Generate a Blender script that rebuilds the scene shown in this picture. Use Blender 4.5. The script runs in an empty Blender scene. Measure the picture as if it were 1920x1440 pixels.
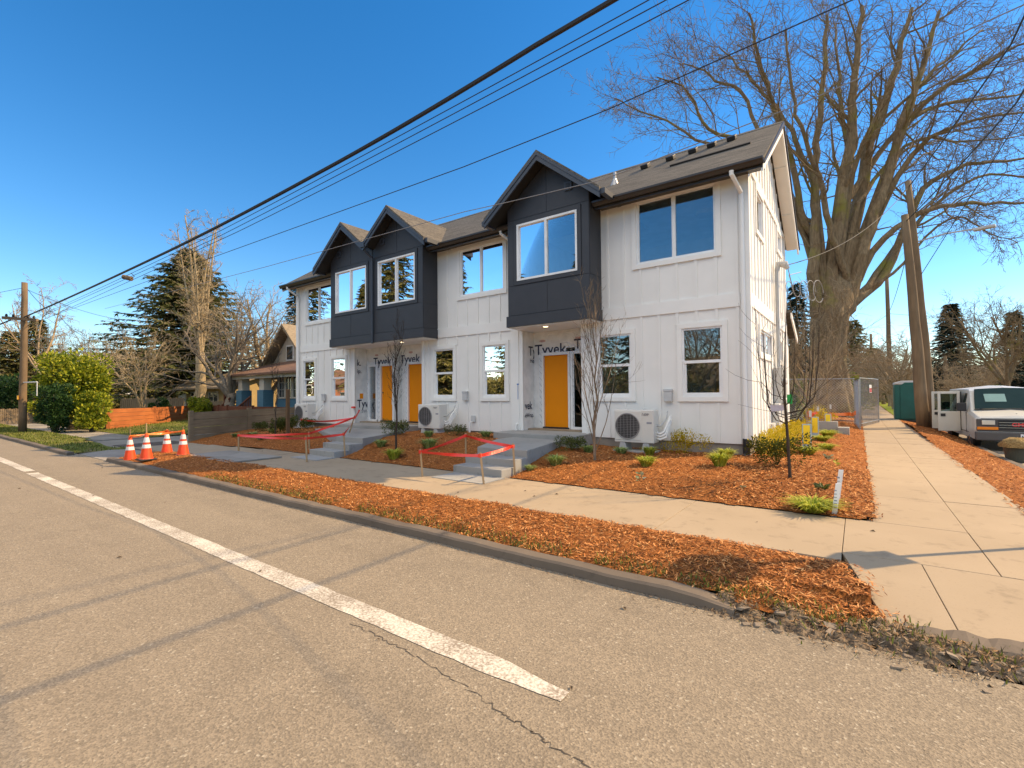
import bpy, math, random
from math import sin, cos, pi, radians as R, sqrt
from mathutils import Vector, Matrix, noise as mnoise
SC = bpy.context.scene
COL = SC.collection

# ------------------------------------------------------------------ camera, sky, sun, exposure
H = 1.6
YAW, PITCH, ROLL, FPX = R(36.0162), R(1.1729), R(-0.534), 893.2
cyw, syw = cos(YAW), sin(YAW)
CF = Vector((-syw*cos(PITCH), cyw*cos(PITCH), sin(PITCH)))
_r = Vector((cyw, syw, 0)); _u = _r.cross(CF)
CR = _r*cos(ROLL) + _u*sin(ROLL); CU = -_r*sin(ROLL) + _u*cos(ROLL)
cam = bpy.data.cameras.new('camera'); camo = bpy.data.objects.new('camera', cam); COL.objects.link(camo)
M = Matrix.Identity(4)
for i in range(3):
    M[i][0] = CR[i]; M[i][1] = CU[i]; M[i][2] = -CF[i]
M[2][3] = H
camo.matrix_world = M
cam.sensor_width = 36; cam.lens = 36*FPX/1920; cam.clip_start = .05; cam.clip_end = 3000
SC.camera = camo
FILL_CLOUD = 12.0  # brightness of the unseen cloud added as fill light
SUN_AZ, SUN_EL = R(44), R(39)          # azimuth measured from +X towards +Y
w = bpy.data.worlds.new("World"); SC.world = w; w.use_nodes = True
wn = w.node_tree.nodes; wl = w.node_tree.links
sky = wn.new('ShaderNodeTexSky'); sky.sky_type = 'NISHITA'; sky.sun_disc = False
sky.sun_elevation = SUN_EL; sky.sun_rotation = pi/2 - SUN_AZ
sky.air_density = 1.0; sky.dust_density = .1; sky.ozone_density = 2.0; sky.altitude = 50
hs = wn.new('ShaderNodeHueSaturation'); hs.inputs['Saturation'].default_value = 1.38; hs.inputs['Value'].default_value = .86
wl.new(sky.outputs[0], hs.inputs['Color'])
# out-of-frame cloud added to fill-light the shaded front, thin wisps low on the right
tcw = wn.new('ShaderNodeTexCoord'); spw = wn.new('ShaderNodeSeparateXYZ'); wl.new(tcw.outputs['Generated'], spw.inputs[0])
def wmath(op, a_, b_=None, clamp=False):
    x = wn.new('ShaderNodeMath'); x.operation = op; x.use_clamp = clamp
    for i, v in enumerate((a_, b_)):
        if v is None: continue
        if hasattr(v, 'is_output'): wl.new(v, x.inputs[i])
        else: x.inputs[i].default_value = v
    return x.outputs[0]
def wrange(v, a_, b_):
    x = wn.new('ShaderNodeMapRange'); x.interpolation_type = 'SMOOTHSTEP'; wl.new(v, x.inputs[0]); x.inputs[1].default_value = a_; x.inputs[2].default_value = b_; return x.outputs[0]
def wnoise(scale, st):
    mp = wn.new('ShaderNodeMapping'); mp.inputs['Scale'].default_value = st; wl.new(tcw.outputs['Generated'], mp.inputs[0])
    x = wn.new('ShaderNodeTexNoise'); x.inputs['Scale'].default_value = scale; x.inputs['Detail'].default_value = 7; x.inputs['Roughness'].default_value = .6; wl.new(mp.outputs[0], x.inputs['Vector']); return x.outputs['Fac']
fill_bank = wmath('MULTIPLY', wmath('MULTIPLY', wrange(spw.outputs[2], .42, .62), wrange(wmath('MULTIPLY', spw.outputs[1], -1), .10, .35)), wrange(wnoise(2.2, (1, 1, 1.5)), .36, .52))
wisp = wmath('MULTIPLY', wmath('MULTIPLY', wmath('MULTIPLY', wrange(spw.outputs[2], .03, .12), wrange(spw.outputs[2], .34, .17)), wrange(spw.outputs[0], .12, .35)), wrange(wnoise(2.6, (1, 1, 7)), .50, .68))
mxw = wn.new('ShaderNodeMix'); mxw.data_type = 'RGBA'; wl.new(fill_bank, mxw.inputs[0]); wl.new(hs.outputs[0], mxw.inputs[6]); mxw.inputs[7].default_value = (FILL_CLOUD, FILL_CLOUD*.93, FILL_CLOUD*.82, 1)
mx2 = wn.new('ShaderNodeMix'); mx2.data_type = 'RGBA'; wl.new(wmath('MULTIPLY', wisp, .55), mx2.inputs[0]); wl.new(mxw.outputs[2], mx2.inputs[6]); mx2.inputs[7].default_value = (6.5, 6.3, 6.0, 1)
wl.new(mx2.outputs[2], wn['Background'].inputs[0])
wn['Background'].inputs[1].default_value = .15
sd = bpy.data.lights.new('sun', 'SUN'); sd.energy = 4.6; sd.angle = R(.5); sd.color = (1, .72, .39)
so = bpy.data.objects.new('sun', sd); COL.objects.link(so)
sdir = Vector((cos(SUN_EL)*cos(SUN_AZ), cos(SUN_EL)*sin(SUN_AZ), sin(SUN_EL)))
so.rotation_euler = (-sdir).to_track_quat('-Z', 'Y').to_euler(); so.location = sdir*60
SC.view_settings.view_transform = 'Standard'; SC.view_settings.look = 'None'
SC.view_settings.exposure = 0.75; SC.view_settings.gamma = 1; SC.view_settings.use_curve_mapping = False

# ------------------------------------------------------------------ helpers
def at(px, py, d):                      # point at a depth along the view, photo pixels 1920x1440
    return Vector((0, 0, H)) + (CR*((px-960)/FPX) - CU*((py-720)/FPX) + CF)*d
def gp(px, py, z=0.0):
    v = CR*((px-960)/FPX) - CU*((py-720)/FPX) + CF
    return v*((z-H)/v.z) + Vector((0, 0, H))
ORG = {}
def tag(o, label=None, cat=None, group=None, kind=None):
    if label: o['label'] = label
    if cat: o['category'] = cat
    if group: o['group'] = group
    if kind: o['kind'] = kind
    return o
def thing(name, label, cat, loc=(0, 0, 0), group=None, rz=0):
    o = bpy.data.objects.new(name, None); COL.objects.link(o); o.location = loc; o.rotation_euler = (0, 0, rz)
    o.empty_display_size = .2
    ORG[o.name] = Vector(loc)
    return tag(o, label, cat, group)
class MB:
    def __init__(s): s.v = []; s.f = []; s.m = []
    def add(s, vs, fs, mi=0):
        b = len(s.v); s.v.extend(tuple(p) for p in vs)
        s.f.extend(tuple(b+i for i in f) for f in fs); s.m.extend([mi]*len(fs)); return s
    def box(s, x0, x1, y0, y1, z0, z1, mi=0):
        return s.add([(x0,y0,z0),(x1,y0,z0),(x1,y1,z0),(x0,y1,z0),(x0,y0,z1),(x1,y0,z1),(x1,y1,z1),(x0,y1,z1)],
                     [(0,3,2,1),(4,5,6,7),(0,1,5,4),(1,2,6,5),(2,3,7,6),(3,0,4,7)], mi)
    def obox(s, c, ux, uy, uz, mi=0):   # oriented box: centre and three half vectors
        c = Vector(c); ux, uy, uz = Vector(ux), Vector(uy), Vector(uz)
        P = [c+a*ux+b*uy+d*uz for d in (-1,1) for a, b in ((-1,-1),(1,-1),(1,1),(-1,1))]
        return s.add(P, [(0,3,2,1),(4,5,6,7),(0,1,5,4),(1,2,6,5),(2,3,7,6),(3,0,4,7)], mi)
    def prism(s, poly, axis, a, b, mi=0):   # poly in the two other axes
        n = len(poly)
        def mk(p, t): return (t,p[0],p[1]) if axis == 'x' else ((p[0],t,p[1]) if axis == 'y' else (p[0],p[1],t))
        vs = [mk(p, a) for p in poly]+[mk(p, b) for p in poly]
        fs = [tuple(range(n)), tuple(range(2*n-1, n-1, -1))]+[(i, i+n, (i+1) % n+n, (i+1) % n) for i in range(n)]
        return s.add(vs, fs, mi)
    def tube(s, pts, rad, n=6, mi=0, cap=True):
        pts = [Vector(p) for p in pts]; k = len(pts)
        if not hasattr(rad, '__len__'): rad = [rad]*k
        vs = []; ref = None
        for i in range(k):
            t = pts[min(i+1, k-1)]-pts[max(i-1, 0)]
            if t.length < 1e-9: t = Vector((0, 0, 1))
            t.normalize()
            if ref is None: ref = t.orthogonal()
            a = ref - t*ref.dot(t)
            if a.length < 1e-6: a = t.orthogonal()
            a.normalize(); ref = a; b = t.cross(a)
            for j in range(n):
                q = 2*pi*j/n; vs.append(pts[i]+(a*cos(q)+b*sin(q))*rad[i])
        fs = [(i*n+j, i*n+(j+1) % n, (i+1)*n+(j+1) % n, (i+1)*n+j) for i in range(k-1) for j in range(n)]
        if cap and n > 3: fs += [tuple(range(n-1, -1, -1)), tuple((k-1)*n+j for j in range(n))]
        return s.add(vs, fs, mi)
    def lathe(s, c, prof, n=24, mi=0, axis='z'):
        vs = []
        for r, z in prof:
            for j in range(n):
                q = 2*pi*j/n; x, y = r*cos(q), r*sin(q)
                vs.append((c[0]+x, c[1]+y, c[2]+z) if axis == 'z' else ((c[0]+x, c[1]+z, c[2]+y) if axis == 'y' else (c[0]+z, c[1]+x, c[2]+y)))
        k = len(prof)
        fs = [(i*n+j, i*n+(j+1) % n, (i+1)*n+(j+1) % n, (i+1)*n+j) for i in range(k-1) for j in range(n)]
        fs += [tuple(range(n-1, -1, -1)), tuple((k-1)*n+j for j in range(n))]
        return s.add(vs, fs, mi)
    def grid(s, xs, ys, zf, skip=None, mi=0):
        nx, ny = len(xs), len(ys)
        vs = [(x, y, zf(x, y)) for y in ys for x in xs]
        fs = []
        for j in range(ny-1):
            for i in range(nx-1):
                if skip and skip(.5*(xs[i]+xs[i+1]), .5*(ys[j]+ys[j+1])): continue
                fs.append((j*nx+i, j*nx+i+1, (j+1)*nx+i+1, (j+1)*nx+i))
        return s.add(vs, fs, mi)
    def build_each(s, name, mat_, parent, n=8):
        r = []
        for i in range(0, len(s.v), n):
            m_ = MB(); m_.v = s.v[i:i+n]; m_.f = [tuple(k-i for k in f) for f in s.f if i <= f[0] < i+n]; m_.m = [0]*len(m_.f); r.append(m_.build(name, mat_, parent))
        return r
    def build(s, name, mats, parent=None, loc=None, smooth=False, bevel=0, recalc=False):
        if not isinstance(mats, (list, tuple)): mats = [mats]
        if parent is not None: o0 = ORG[parent.name]
        else: o0 = Vector(loc) if loc is not None else Vector((0, 0, 0))
        me = bpy.data.meshes.new(name)
        me.from_pydata([(p[0]-o0.x, p[1]-o0.y, p[2]-o0.z) for p in s.v], [], s.f)
        for m in mats: me.materials.append(m)
        if len(mats) > 1: me.polygons.foreach_set('material_index', s.m)
        if smooth: me.polygons.foreach_set('use_smooth', [True]*len(s.f))
        me.update()
        if recalc:
            import bmesh
            bm = bmesh.new(); bm.from_mesh(me); bmesh.ops.recalc_face_normals(bm, faces=bm.faces[:]); bm.to_mesh(me); bm.free()
        o = bpy.data.objects.new(name, me); COL.objects.link(o); ORG[o.name] = o0
        if parent is not None: o.parent = parent
        else: o.location = o0
        if bevel:
            b = o.modifiers.new('bevel', 'BEVEL'); b.width = bevel; b.segments = 2; b.limit_method = 'ANGLE'; b.angle_limit = R(40)
        return o
def struct(mb, name, mats, kind='structure', **k):
    o = mb.build(name, mats, **k); o['kind'] = kind; return o
def dup(root, loc, rz=None, label=None, group=None, scale=None):
    def cp(o, parent):
        c = o.copy(); COL.objects.link(c)
        if parent: c.parent = parent
        for ch in list(o.children): cp(ch, c)
        return c
    r = cp(root, None); r.location = loc
    if rz is not None: r.rotation_euler = (0, 0, rz)
    if label: r['label'] = label
    if group: r['group'] = group
    if scale: r.scale = (scale,)*3 if not hasattr(scale, '__len__') else scale
    return r
def frange(a, b, n): return [a+(b-a)*i/n for i in range(n+1)]
def sm(a, b, x):
    t = max(0, min(1, (x-a)/(b-a))); return t*t*(3-2*t)
def nz(x, y, z=0): return mnoise.noise(Vector((x, y, z)))

# ------------------------------------------------------------------ materials
MATS = {}
def nodes(name):
    m = bpy.data.materials.new(name); m.use_nodes = True; MATS[name] = m
    return m, m.node_tree.nodes, m.node_tree.links, m.node_tree.nodes['Principled BSDF']
def mixc(n, l, fac, a, b, mode='MIX'):
    x = n.new('ShaderNodeMix'); x.data_type = 'RGBA'; x.blend_type = mode
    for sock, v in ((x.inputs[0], fac), (x.inputs[6], a), (x.inputs[7], b)):
        if hasattr(v, 'is_output'): l.new(v, sock)
        elif isinstance(v, (int, float)): sock.default_value = v
        else: sock.default_value = (*v[:3], 1)
    return x.outputs[2]
def ramp(n, l, src, a, b, inv=False):
    x = n.new('ShaderNodeMapRange'); l.new(src, x.inputs[0]); x.inputs[1].default_value = a; x.inputs[2].default_value = b
    if inv: x.inputs[3].default_value = 1; x.inputs[4].default_value = 0
    return x.outputs[0]
def coord(n, l, scale=(1, 1, 1), rot=(0, 0, 0)):
    t = n.new('ShaderNodeTexCoord'); m = n.new('ShaderNodeMapping'); l.new(t.outputs['Object'], m.inputs[0])
    m.inputs['Scale'].default_value = scale; m.inputs['Rotation'].default_value = rot; return m.outputs[0]
def noise(n, l, co, scale, detail=4, rough=.55):
    x = n.new('ShaderNodeTexNoise'); l.new(co, x.inputs['Vector']); x.inputs['Scale'].default_value = scale
    x.inputs['Detail'].default_value = detail; x.inputs['Roughness'].default_value = rough; return x.outputs['Fac']
def bump(n, l, b, h, strength, dist=.01):
    x = n.new('ShaderNodeBump'); x.inputs['Strength'].default_value = strength; x.inputs['Distance'].default_value = dist
    l.new(h, x.inputs['Height']); l.new(x.outputs[0], b.inputs['Normal'])
def mat(name, c, rough=.6, c2=None, scale=3, bump_s=0, bscale=40, metal=0, stretch=(1, 1, 1), spec=.5, lo=.35, hi=.65):
    m, n, l, b = nodes(name); b.inputs['Roughness'].default_value = rough; b.inputs['Metallic'].default_value = metal
    b.inputs['Specular IOR Level'].default_value = spec
    co = coord(n, l, stretch)
    c2 = c2 or tuple(x*.86 for x in c)
    l.new(mixc(n, l, ramp(n, l, noise(n, l, co, scale, 5), lo, hi), c, c2), b.inputs['Base Color'])
    if bump_s: bump(n, l, b, noise(n, l, co, bscale, 6), bump_s)
    return m
def matrand(name, cols, rough=.7, trans=0, vs=.35):   # colour varies leaf by leaf (random per island)
    m, n, l, b = nodes(name); b.inputs['Roughness'].default_value = rough; b.inputs['Specular IOR Level'].default_value = .3
    g = n.new('ShaderNodeNewGeometry'); r = n.new('ShaderNodeValToRGB'); l.new(g.outputs['Random Per Island'], r.inputs[0])
    e = r.color_ramp.elements
    while len(e) < len(cols): e.new(.5)
    for i, c in enumerate(cols): e[i].position = i/(len(cols)-1); e[i].color = (*c, 1)
    l.new(r.outputs[0], b.inputs['Base Color'])
    if trans:
        tr = n.new('ShaderNodeBsdfTranslucent'); l.new(r.outputs[0], tr.inputs[0])
        mx = n.new('ShaderNodeMixShader'); mx.inputs[0].default_value = trans
        l.new(b.outputs[0], mx.inputs[1]); l.new(tr.outputs[0], mx.inputs[2]); l.new(mx.outputs[0], n['Material Output'].inputs[0])
    return m
def wood(name, c, c2, sc=(1, 14, 14), rough=.8, bs=.3):
    m, n, l, b = nodes(name); b.inputs['Roughness'].default_value = rough; b.inputs['Specular IOR Level'].default_value = .25
    co = coord(n, l, sc); f = noise(n, l, co, 1.6, 8, .65); big = noise(n, l, coord(n, l), .9, 2)
    col = mixc(n, l, ramp(n, l, f, .3, .7), c, c2)
    l.new(mixc(n, l, ramp(n, l, big, .3, .8), col, tuple(x*.75 for x in c2)), b.inputs['Base Color'])
    if bs: bump(n, l, b, f, bs)
    return m
def asphalt():
    m, n, l, b = nodes('asphalt'); b.inputs['Roughness'].default_value = .88; b.inputs['Specular IOR Level'].default_value = .35
    co = coord(n, l)
    v = n.new('ShaderNodeTexVoronoi'); l.new(co, v.inputs['Vector']); v.inputs['Scale'].default_value = 85
    sep = n.new('ShaderNodeSeparateColor'); l.new(v.outputs['Color'], sep.inputs[0])
    fine = noise(n, l, co, 95, 3); big = noise(n, l, co, .55, 4); mid = noise(n, l, co, 3.2, 5); lane = noise(n, l, coord(n, l, (.05, 1.1, 1)), 1.0, 3)
    base = mixc(n, l, ramp(n, l, big, .3, .7), (.285, .232, .165), (.235, .19, .135))
    base = mixc(n, l, ramp(n, l, lane, .35, .65), base, (.20, .163, .118))
    base = mixc(n, l, ramp(n, l, mid, .35, .75), base, (.26, .212, .152))
    spk = mixc(n, l, ramp(n, l, sep.outputs[0], .0, 1), (.55, .55, .55), (1.5, 1.47, 1.42))
    col = mixc(n, l, .5, base, spk, 'MULTIPLY')
    sp2 = mixc(n, l, ramp(n, l, sep.outputs[1], .96, .995), col, (.40, .345, .26))
    col = mixc(n, l, ramp(n, l, fine, .53, .74), sp2, (.105, .084, .058))
    l.new(col, b.inputs['Base Color'])
    a = n.new('ShaderNodeMath'); a.operation = 'ADD'; l.new(fine, a.inputs[0]); l.new(v.outputs['Distance'], a.inputs[1])
    bump(n, l, b, a.outputs[0], .45, .006)
    return m
def worn_paint():
    m, n, l, b = nodes('worn_road_paint'); b.inputs['Roughness'].default_value = .75
    co = coord(n, l); f = noise(n, l, co, 55, 4, .7); g = noise(n, l, co, 2.5, 3)
    a = n.new('ShaderNodeMath'); a.operation = 'ADD'; l.new(f, a.inputs[0])
    s = n.new('ShaderNodeMath'); s.operation = 'MULTIPLY'; l.new(g, s.inputs[0]); s.inputs[1].default_value = .5; l.new(s.outputs[0], a.inputs[1])
    col = mixc(n, l, ramp(n, l, a.outputs[0], .62, .86), (.66, .60, .50), (.26, .21, .155))
    l.new(col, b.inputs['Base Color']); bump(n, l, b, f, .5, .004)
    return m
def concrete(name, c, c2, sx=0, rough=.9):
    m, n, l, b = nodes(name); b.inputs['Roughness'].default_value = rough; b.inputs['Specular IOR Level'].default_value = .3
    co = coord(n, l); big = noise(n, l, co, .9, 5); fine = noise(n, l, co, 70, 4); st = noise(n, l, co, 4.5, 6, .7)
    col = mixc(n, l, ramp(n, l, big, .3, .7), c, c2)
    col = mixc(n, l, ramp(n, l, st, .55, .8), col, tuple(x*.6 for x in c2))
    col = mixc(n, l, ramp(n, l, fine, .6, .8), col, tuple(x*.7 for x in c))
    l.new(col, b.inputs['Base Color']); bump(n, l, b, fine, .25, .004)
    return m
def mulchmat(name='bark_mulch', a=(.52, .19, .045), b2=(.27, .09, .024), c3=(.07, .024, .009)):
    m, n, l, b = nodes(name); b.inputs['Roughness'].default_value = .95; b.inputs['Specular IOR Level'].default_value = .15
    co = coord(n, l); f = noise(n, l, co, 26, 8, .75); g = noise(n, l, co, 70, 4); k = noise(n, l, co, 2.2, 3)
    col = mixc(n, l, ramp(n, l, f, .35, .62), c3, a); col = mixc(n, l, ramp(n, l, g, .5, .75), col, b2)
    col = mixc(n, l, ramp(n, l, k, .45, .75), col, mixc(n, l, .6, col, b2))
    l.new(col, b.inputs['Base Color']); bump(n, l, b, f, 1.0, .04)
    return m
def grassmat(name, a, c, d):
    m, n, l, b = nodes(name); b.inputs['Roughness'].default_value = .95; b.inputs['Specular IOR Level'].default_value = .1
    co = coord(n, l); f = noise(n, l, co, 30, 6, .7); k = noise(n, l, co, 1.1, 4)
    col = mixc(n, l, ramp(n, l, f, .35, .65), a, c); col = mixc(n, l, ramp(n, l, k, .5, .68), col, d)
    l.new(col, b.inputs['Base Color']); bump(n, l, b, f, .9, .03)
    return m
def shingles():
    m, n, l, b = nodes('roof_shingles'); b.inputs['Roughness'].default_value = .92; b.inputs['Specular IOR Level'].default_value = .2
    t = n.new('ShaderNodeTexCoord'); sp = n.new('ShaderNodeSeparateXYZ'); l.new(t.outputs['Object'], sp.inputs[0])
    # along the slope the courses follow height
    cb = n.new('ShaderNodeCombineXYZ'); ad = n.new('ShaderNodeMath'); ad.operation = 'ADD'; l.new(sp.outputs[0], ad.inputs[0]); l.new(sp.outputs[1], ad.inputs[1])
    l.new(ad.outputs[0], cb.inputs[0]); l.new(sp.outputs[2], cb.inputs[1])
    br = n.new('ShaderNodeTexBrick'); l.new(cb.outputs[0], br.inputs['Vector']); br.inputs['Scale'].default_value = 1
    br.inputs['Brick Width'].default_value = .32; br.inputs['Row Height'].default_value = .085; br.inputs['Mortar Size'].default_value = .006; br.inputs['Bias'].default_value = 0
    br.inputs['Color1'].default_value = (.145, .128, .108, 1); br.inputs['Color2'].default_value = (.075, .068, .06, 1); br.inputs['Mortar'].default_value = (.02, .019, .018, 1)
    f = noise(n, l, t.outputs['Object'], 60, 3)
    st = noise(n, l, coord(n, l, (.5, 3, 14)), 2.0, 4)
    col = mixc(n, l, ramp(n, l, f, .4, .7), br.outputs['Color'], (.18, .162, .135))
    col = mixc(n, l, ramp(n, l, st, .5, .7), col, (.07, .064, .057))
    l.new(col, b.inputs['Base Color']); bump(n, l, b, br.outputs['Fac'], -.5, .01)
    return m
def glass(name, tint, f0, ior=1.9):
    m, n, l, b = nodes(name); n.remove(b)
    tr = n.new('ShaderNodeBsdfTransparent'); tr.inputs[0].default_value = (*tint, 1)
    gl = n.new('ShaderNodeBsdfGlossy'); gl.inputs['Roughness'].default_value = .004; gl.inputs[0].default_value = (.96, .97, 1, 1)
    no = noise(n, l, coord(n, l), 1.1, 2); bp = n.new('ShaderNodeBump'); bp.inputs['Strength'].default_value = .05; bp.inputs['Distance'].default_value = .05
    l.new(no, bp.inputs['Height']); l.new(bp.outputs[0], gl.inputs['Normal'])
    fr = n.new('ShaderNodeFresnel'); fr.inputs[0].default_value = ior
    ad = n.new('ShaderNodeMath'); ad.operation = 'ADD'; ad.use_clamp = True; l.new(fr.outputs[0], ad.inputs[0]); ad.inputs[1].default_value = f0
    mx = n.new('ShaderNodeMixShader'); l.new(ad.outputs[0], mx.inputs[0]); l.new(tr.outputs[0], mx.inputs[1]); l.new(gl.outputs[0], mx.inputs[2])
    l.new(mx.outputs[0], n['Material Output'].inputs[0])
    return m
def emit(name, c, s):
    m, n, l, b = nodes(name); b.inputs['Base Color'].default_value = (*c, 1); b.inputs['Emission Color'].default_value = (*c, 1); b.inputs['Emission Strength'].default_value = s; return m
def barkmat(name, a, b2, moss=None):
    m, n, l, b = nodes(name); b.inputs['Roughness'].default_value = .95; b.inputs['Specular IOR Level'].default_value = .15
    f = noise(n, l, coord(n, l, (7, 7, 1.6)), 1.6, 8, .7); k = noise(n, l, coord(n, l), .8, 4)
    col = mixc(n, l, ramp(n, l, f, .35, .65), a, b2)
    if moss: col = mixc(n, l, ramp(n, l, k, .55, .72), col, moss)
    l.new(col, b.inputs['Base Color']); bump(n, l, b, f, .8, .05)
    return m
ASPH = asphalt(); PAINT = worn_paint()
CONC = concrete('sidewalk_concrete', (.375, .29, .195), (.325, .25, .165))
CONC_N = concrete('new_concrete', (.34, .33, .31), (.28, .275, .26))
CURB = concrete('curb_concrete', (.185, .145, .108), (.11, .088, .068))
EXPO = concrete('exposed_concrete', (.34, .27, .19), (.24, .19, .13))
MULCH = mulchmat()
CHIPS = matrand('bark_chips', [(.06, .020, .008), (.22, .075, .02), (.46, .165, .042), (.60, .24, .07), (.68, .36, .14)], .95)
DIRT = mat('soil', (.12, .09, .062), .95, (.06, .046, .034), 6, .8, 30)
GRASS = grassmat('lawn', (.10, .125, .02), (.17, .17, .04), (.20, .155, .075))
GROUND = grassmat('ground_cover', (.07, .08, .03), (.11, .10, .045), (.13, .105, .06))
WHITE = mat('white_siding_paint', (.80, .785, .75), .55, (.77, .755, .72), 2.2, .06, 30)
TRIM = mat('white_trim_paint', (.82, .805, .77), .5, (.79, .775, .74), 3)
VINYL = mat('white_vinyl', (.86, .86, .85), .35)
WRAP = mat('house_wrap', (.78, .765, .74), .6, (.66, .65, .63), 5, .5, 9)
WRAPTAPE = mat('seam_tape', (.66, .68, .70), .45, (.80, .80, .80), 16)
BLACK = mat('charcoal_panel', (.036, .038, .045), .55, (.031, .033, .040), 3)
BLACKTRIM = mat('charcoal_trim', (.044, .052, .068), .45, (.036, .043, .058), 3)
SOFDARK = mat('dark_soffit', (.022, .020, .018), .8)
GUTTER = mat('bronze_gutter', (.035, .030, .026), .35, (.028, .024, .02), 3)
SHING = shingles()
DOORM = mat('orange_door_paint', (.80, .255, .002), .6, (.76, .24, .002), 1.5, .05, 25, spec=.2)
GLASS = glass('window_glass', (.93, .975, .965), .08, 1.65)
GLASSD = glass('vehicle_glass', (.42, .52, .48), .06, 1.5)
INT = mat('interior_wall', (.70, .70, .68), .8); INTF = mat('interior_floor', (.30, .22, .14), .5); KIT = mat('interior_cabinet', (.55, .27, .08), .5)
FOUND = concrete('foundation', (.30, .27, .23), (.22, .20, .17))
METAL = mat('galvanised_metal', (.42, .42, .42), .4, (.32, .32, .32), 6, metal=.8)
GREYBOX = mat('grey_painted_metal', (.46, .46, .45), .45)
ACW = mat('heat_pump_casing', (.68, .655, .60), .4, (.66, .635, .58), 2)
DARK = mat('dark_plastic', (.018, .018, .02), .5); RUBBER = mat('rubber', (.016, .016, .016), .85)
FAN = mat('fan_shadow', (.055, .05, .048), .6); GRILLE = mat('fan_grille', (.30, .28, .27), .5)
INK = mat('navy_ink', (.03, .035, .07), .6); INKG = mat('grey_ink', (.30, .31, .34), .6); INKR = mat('red_ink', (.50, .16, .12), .6)
REDTAPE = mat('red_flagging_tape', (.80, .045, .025), .45, (.70, .035, .02), 4)
ORTAPE = mat('orange_flagging_tape', (.85, .20, .03), .4)
STAKE = wood('stake_wood', (.52, .36, .20), (.36, .24, .13), (14, 14, 1))
CONEO = mat('orange_cone_plastic', (.80, .075, .012), .45, (.70, .06, .01), 8); CONEW = mat('reflective_white', (.78, .76, .74), .4, (.62, .60, .58), 12)
CONEB = mat('black_rubber_base', (.03, .028, .026), .8)
CEDAR = wood('cedar_boards', (.50, .175, .055), (.36, .11, .035), (1, 1, 9)); GREYWOOD = wood('weathered_boards', (.36, .265, .165), (.20, .145, .09), (1, 1, 8))
BROWNWOOD = wood('stained_boards', (.19, .065, .03), (.11, .038, .02), (1, 1, 9)); PICKET = wood('picket_boards', (.33, .25, .16), (.22, .16, .10), (9, 9, 1))
POLE = wood('pole_wood', (.27, .185, .108), (.16, .11, .066), (10, 10, .8), .9, .5)
WIRE = mat('black_cable', (.016, .015, .016), .6); WIREG = mat('grey_cable', (.24, .24, .25), .6)
BARK = barkmat('elm_bark', (.30, .215, .125), (.15, .105, .062), (.24, .21, .05))
BARKL = barkmat('pale_bark', (.46, .36, .22), (.27, .205, .125)); BARKP = barkmat('sapling_bark', (.30, .22, .145), (.15, .11, .075)); BARKD = barkmat('dark_sapling_bark', (.075, .055, .042), (.04, .03, .024))
BARKT = barkmat('twig_bark', (.38, .285, .175), (.25, .185, .115)); BARKG = barkmat('grey_bark', (.27, .22, .165), (.15, .125, .095))
NEEDLE = matrand('cedar_needles', [(.06, .075, .018), (.13, .14, .04), (.22, .205, .07)], .8, .25)
NEEDLEB = matrand('fir_needles', [(.014, .028, .02), (.028, .048, .032), (.05, .075, .048)], .8, .1)
NEEDLEY = matrand('pale_needles', [(.09, .10, .025), (.18, .17, .05), (.26, .22, .08)], .8, .25)
LEAFH = matrand('laurel_leaves', [(.06, .10, .008), (.18, .23, .014), (.34, .36, .022), (.46, .44, .04)], .5, .3)
LEAFD = matrand('dark_hedge_leaves', [(.012, .04, .012), (.03, .075, .018), (.05, .10, .02)], .55, .2)
TUFT = matrand('grass_tuft', [(.20, .27, .02), (.42, .44, .035), (.56, .54, .09)], .6, .3)
TUFTB = matrand('sage_tuft', [(.18, .25, .06), (.30, .37, .10), (.42, .46, .17)], .6, .3)
SHRUBY = matrand('golden_foliage', [(.26, .23, .012), (.55, .42, .02), (.68, .52, .04)], .6, .3)
SHRUBD = matrand('dark_shrub_foliage', [(.03, .05, .01), (.08, .10, .018), (.15, .15, .025)], .6, .25)
VANW = mat('white_car_paint', (.55, .54, .49), .28, (.52, .51, .46), 2); AMBER = mat('amber_lens', (.75, .22, .01), .2); LENS = mat('headlight_lens', (.62, .60, .52), .15)
REDM = mat('red_letters', (.62, .03, .04), .35); PLATE = mat('licence_plate', (.70, .72, .76), .4); CHROME = mat('steel', (.5, .5, .5), .25, metal=.9)
BLUEC = mat('blue_car_paint', (.03, .10, .33), .25); GREYC = mat('grey_car_paint', (.08, .085, .095), .25); DARKC = mat('dark_green_car_paint', (.02, .026, .022), .2)
TEAL = mat('teal_plastic', (.008, .105, .085), .45, (.006, .085, .07), 2); LGREY = mat('light_grey_plastic', (.55, .56, .56), .5)
YEL = mat('yellow_guard', (.72, .36, .01), .45)
TANROOF = mat('tan_shingles', (.30, .235, .155), .9, (.19, .15, .10), 5, .5, 25, stretch=(1, 1, 6)); BRNROOF = mat('brown_shingles', (.20, .105, .062), .9, (.11, .058, .036), 4, .5, 25, stretch=(1, 1, 8))
YWALL = mat('tan_wall', (.40, .29, .13), .8); BLUEW = mat('blue_shingle_wall', (.07, .17, .235), .7, (.05, .13, .19), 6, .4, 20, stretch=(1, 1, 8)); CREAM = mat('cream_trim', (.56, .50, .40), .6)
SIGNM = mat('sign_back', (.35, .35, .36), .4, metal=.6)

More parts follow.
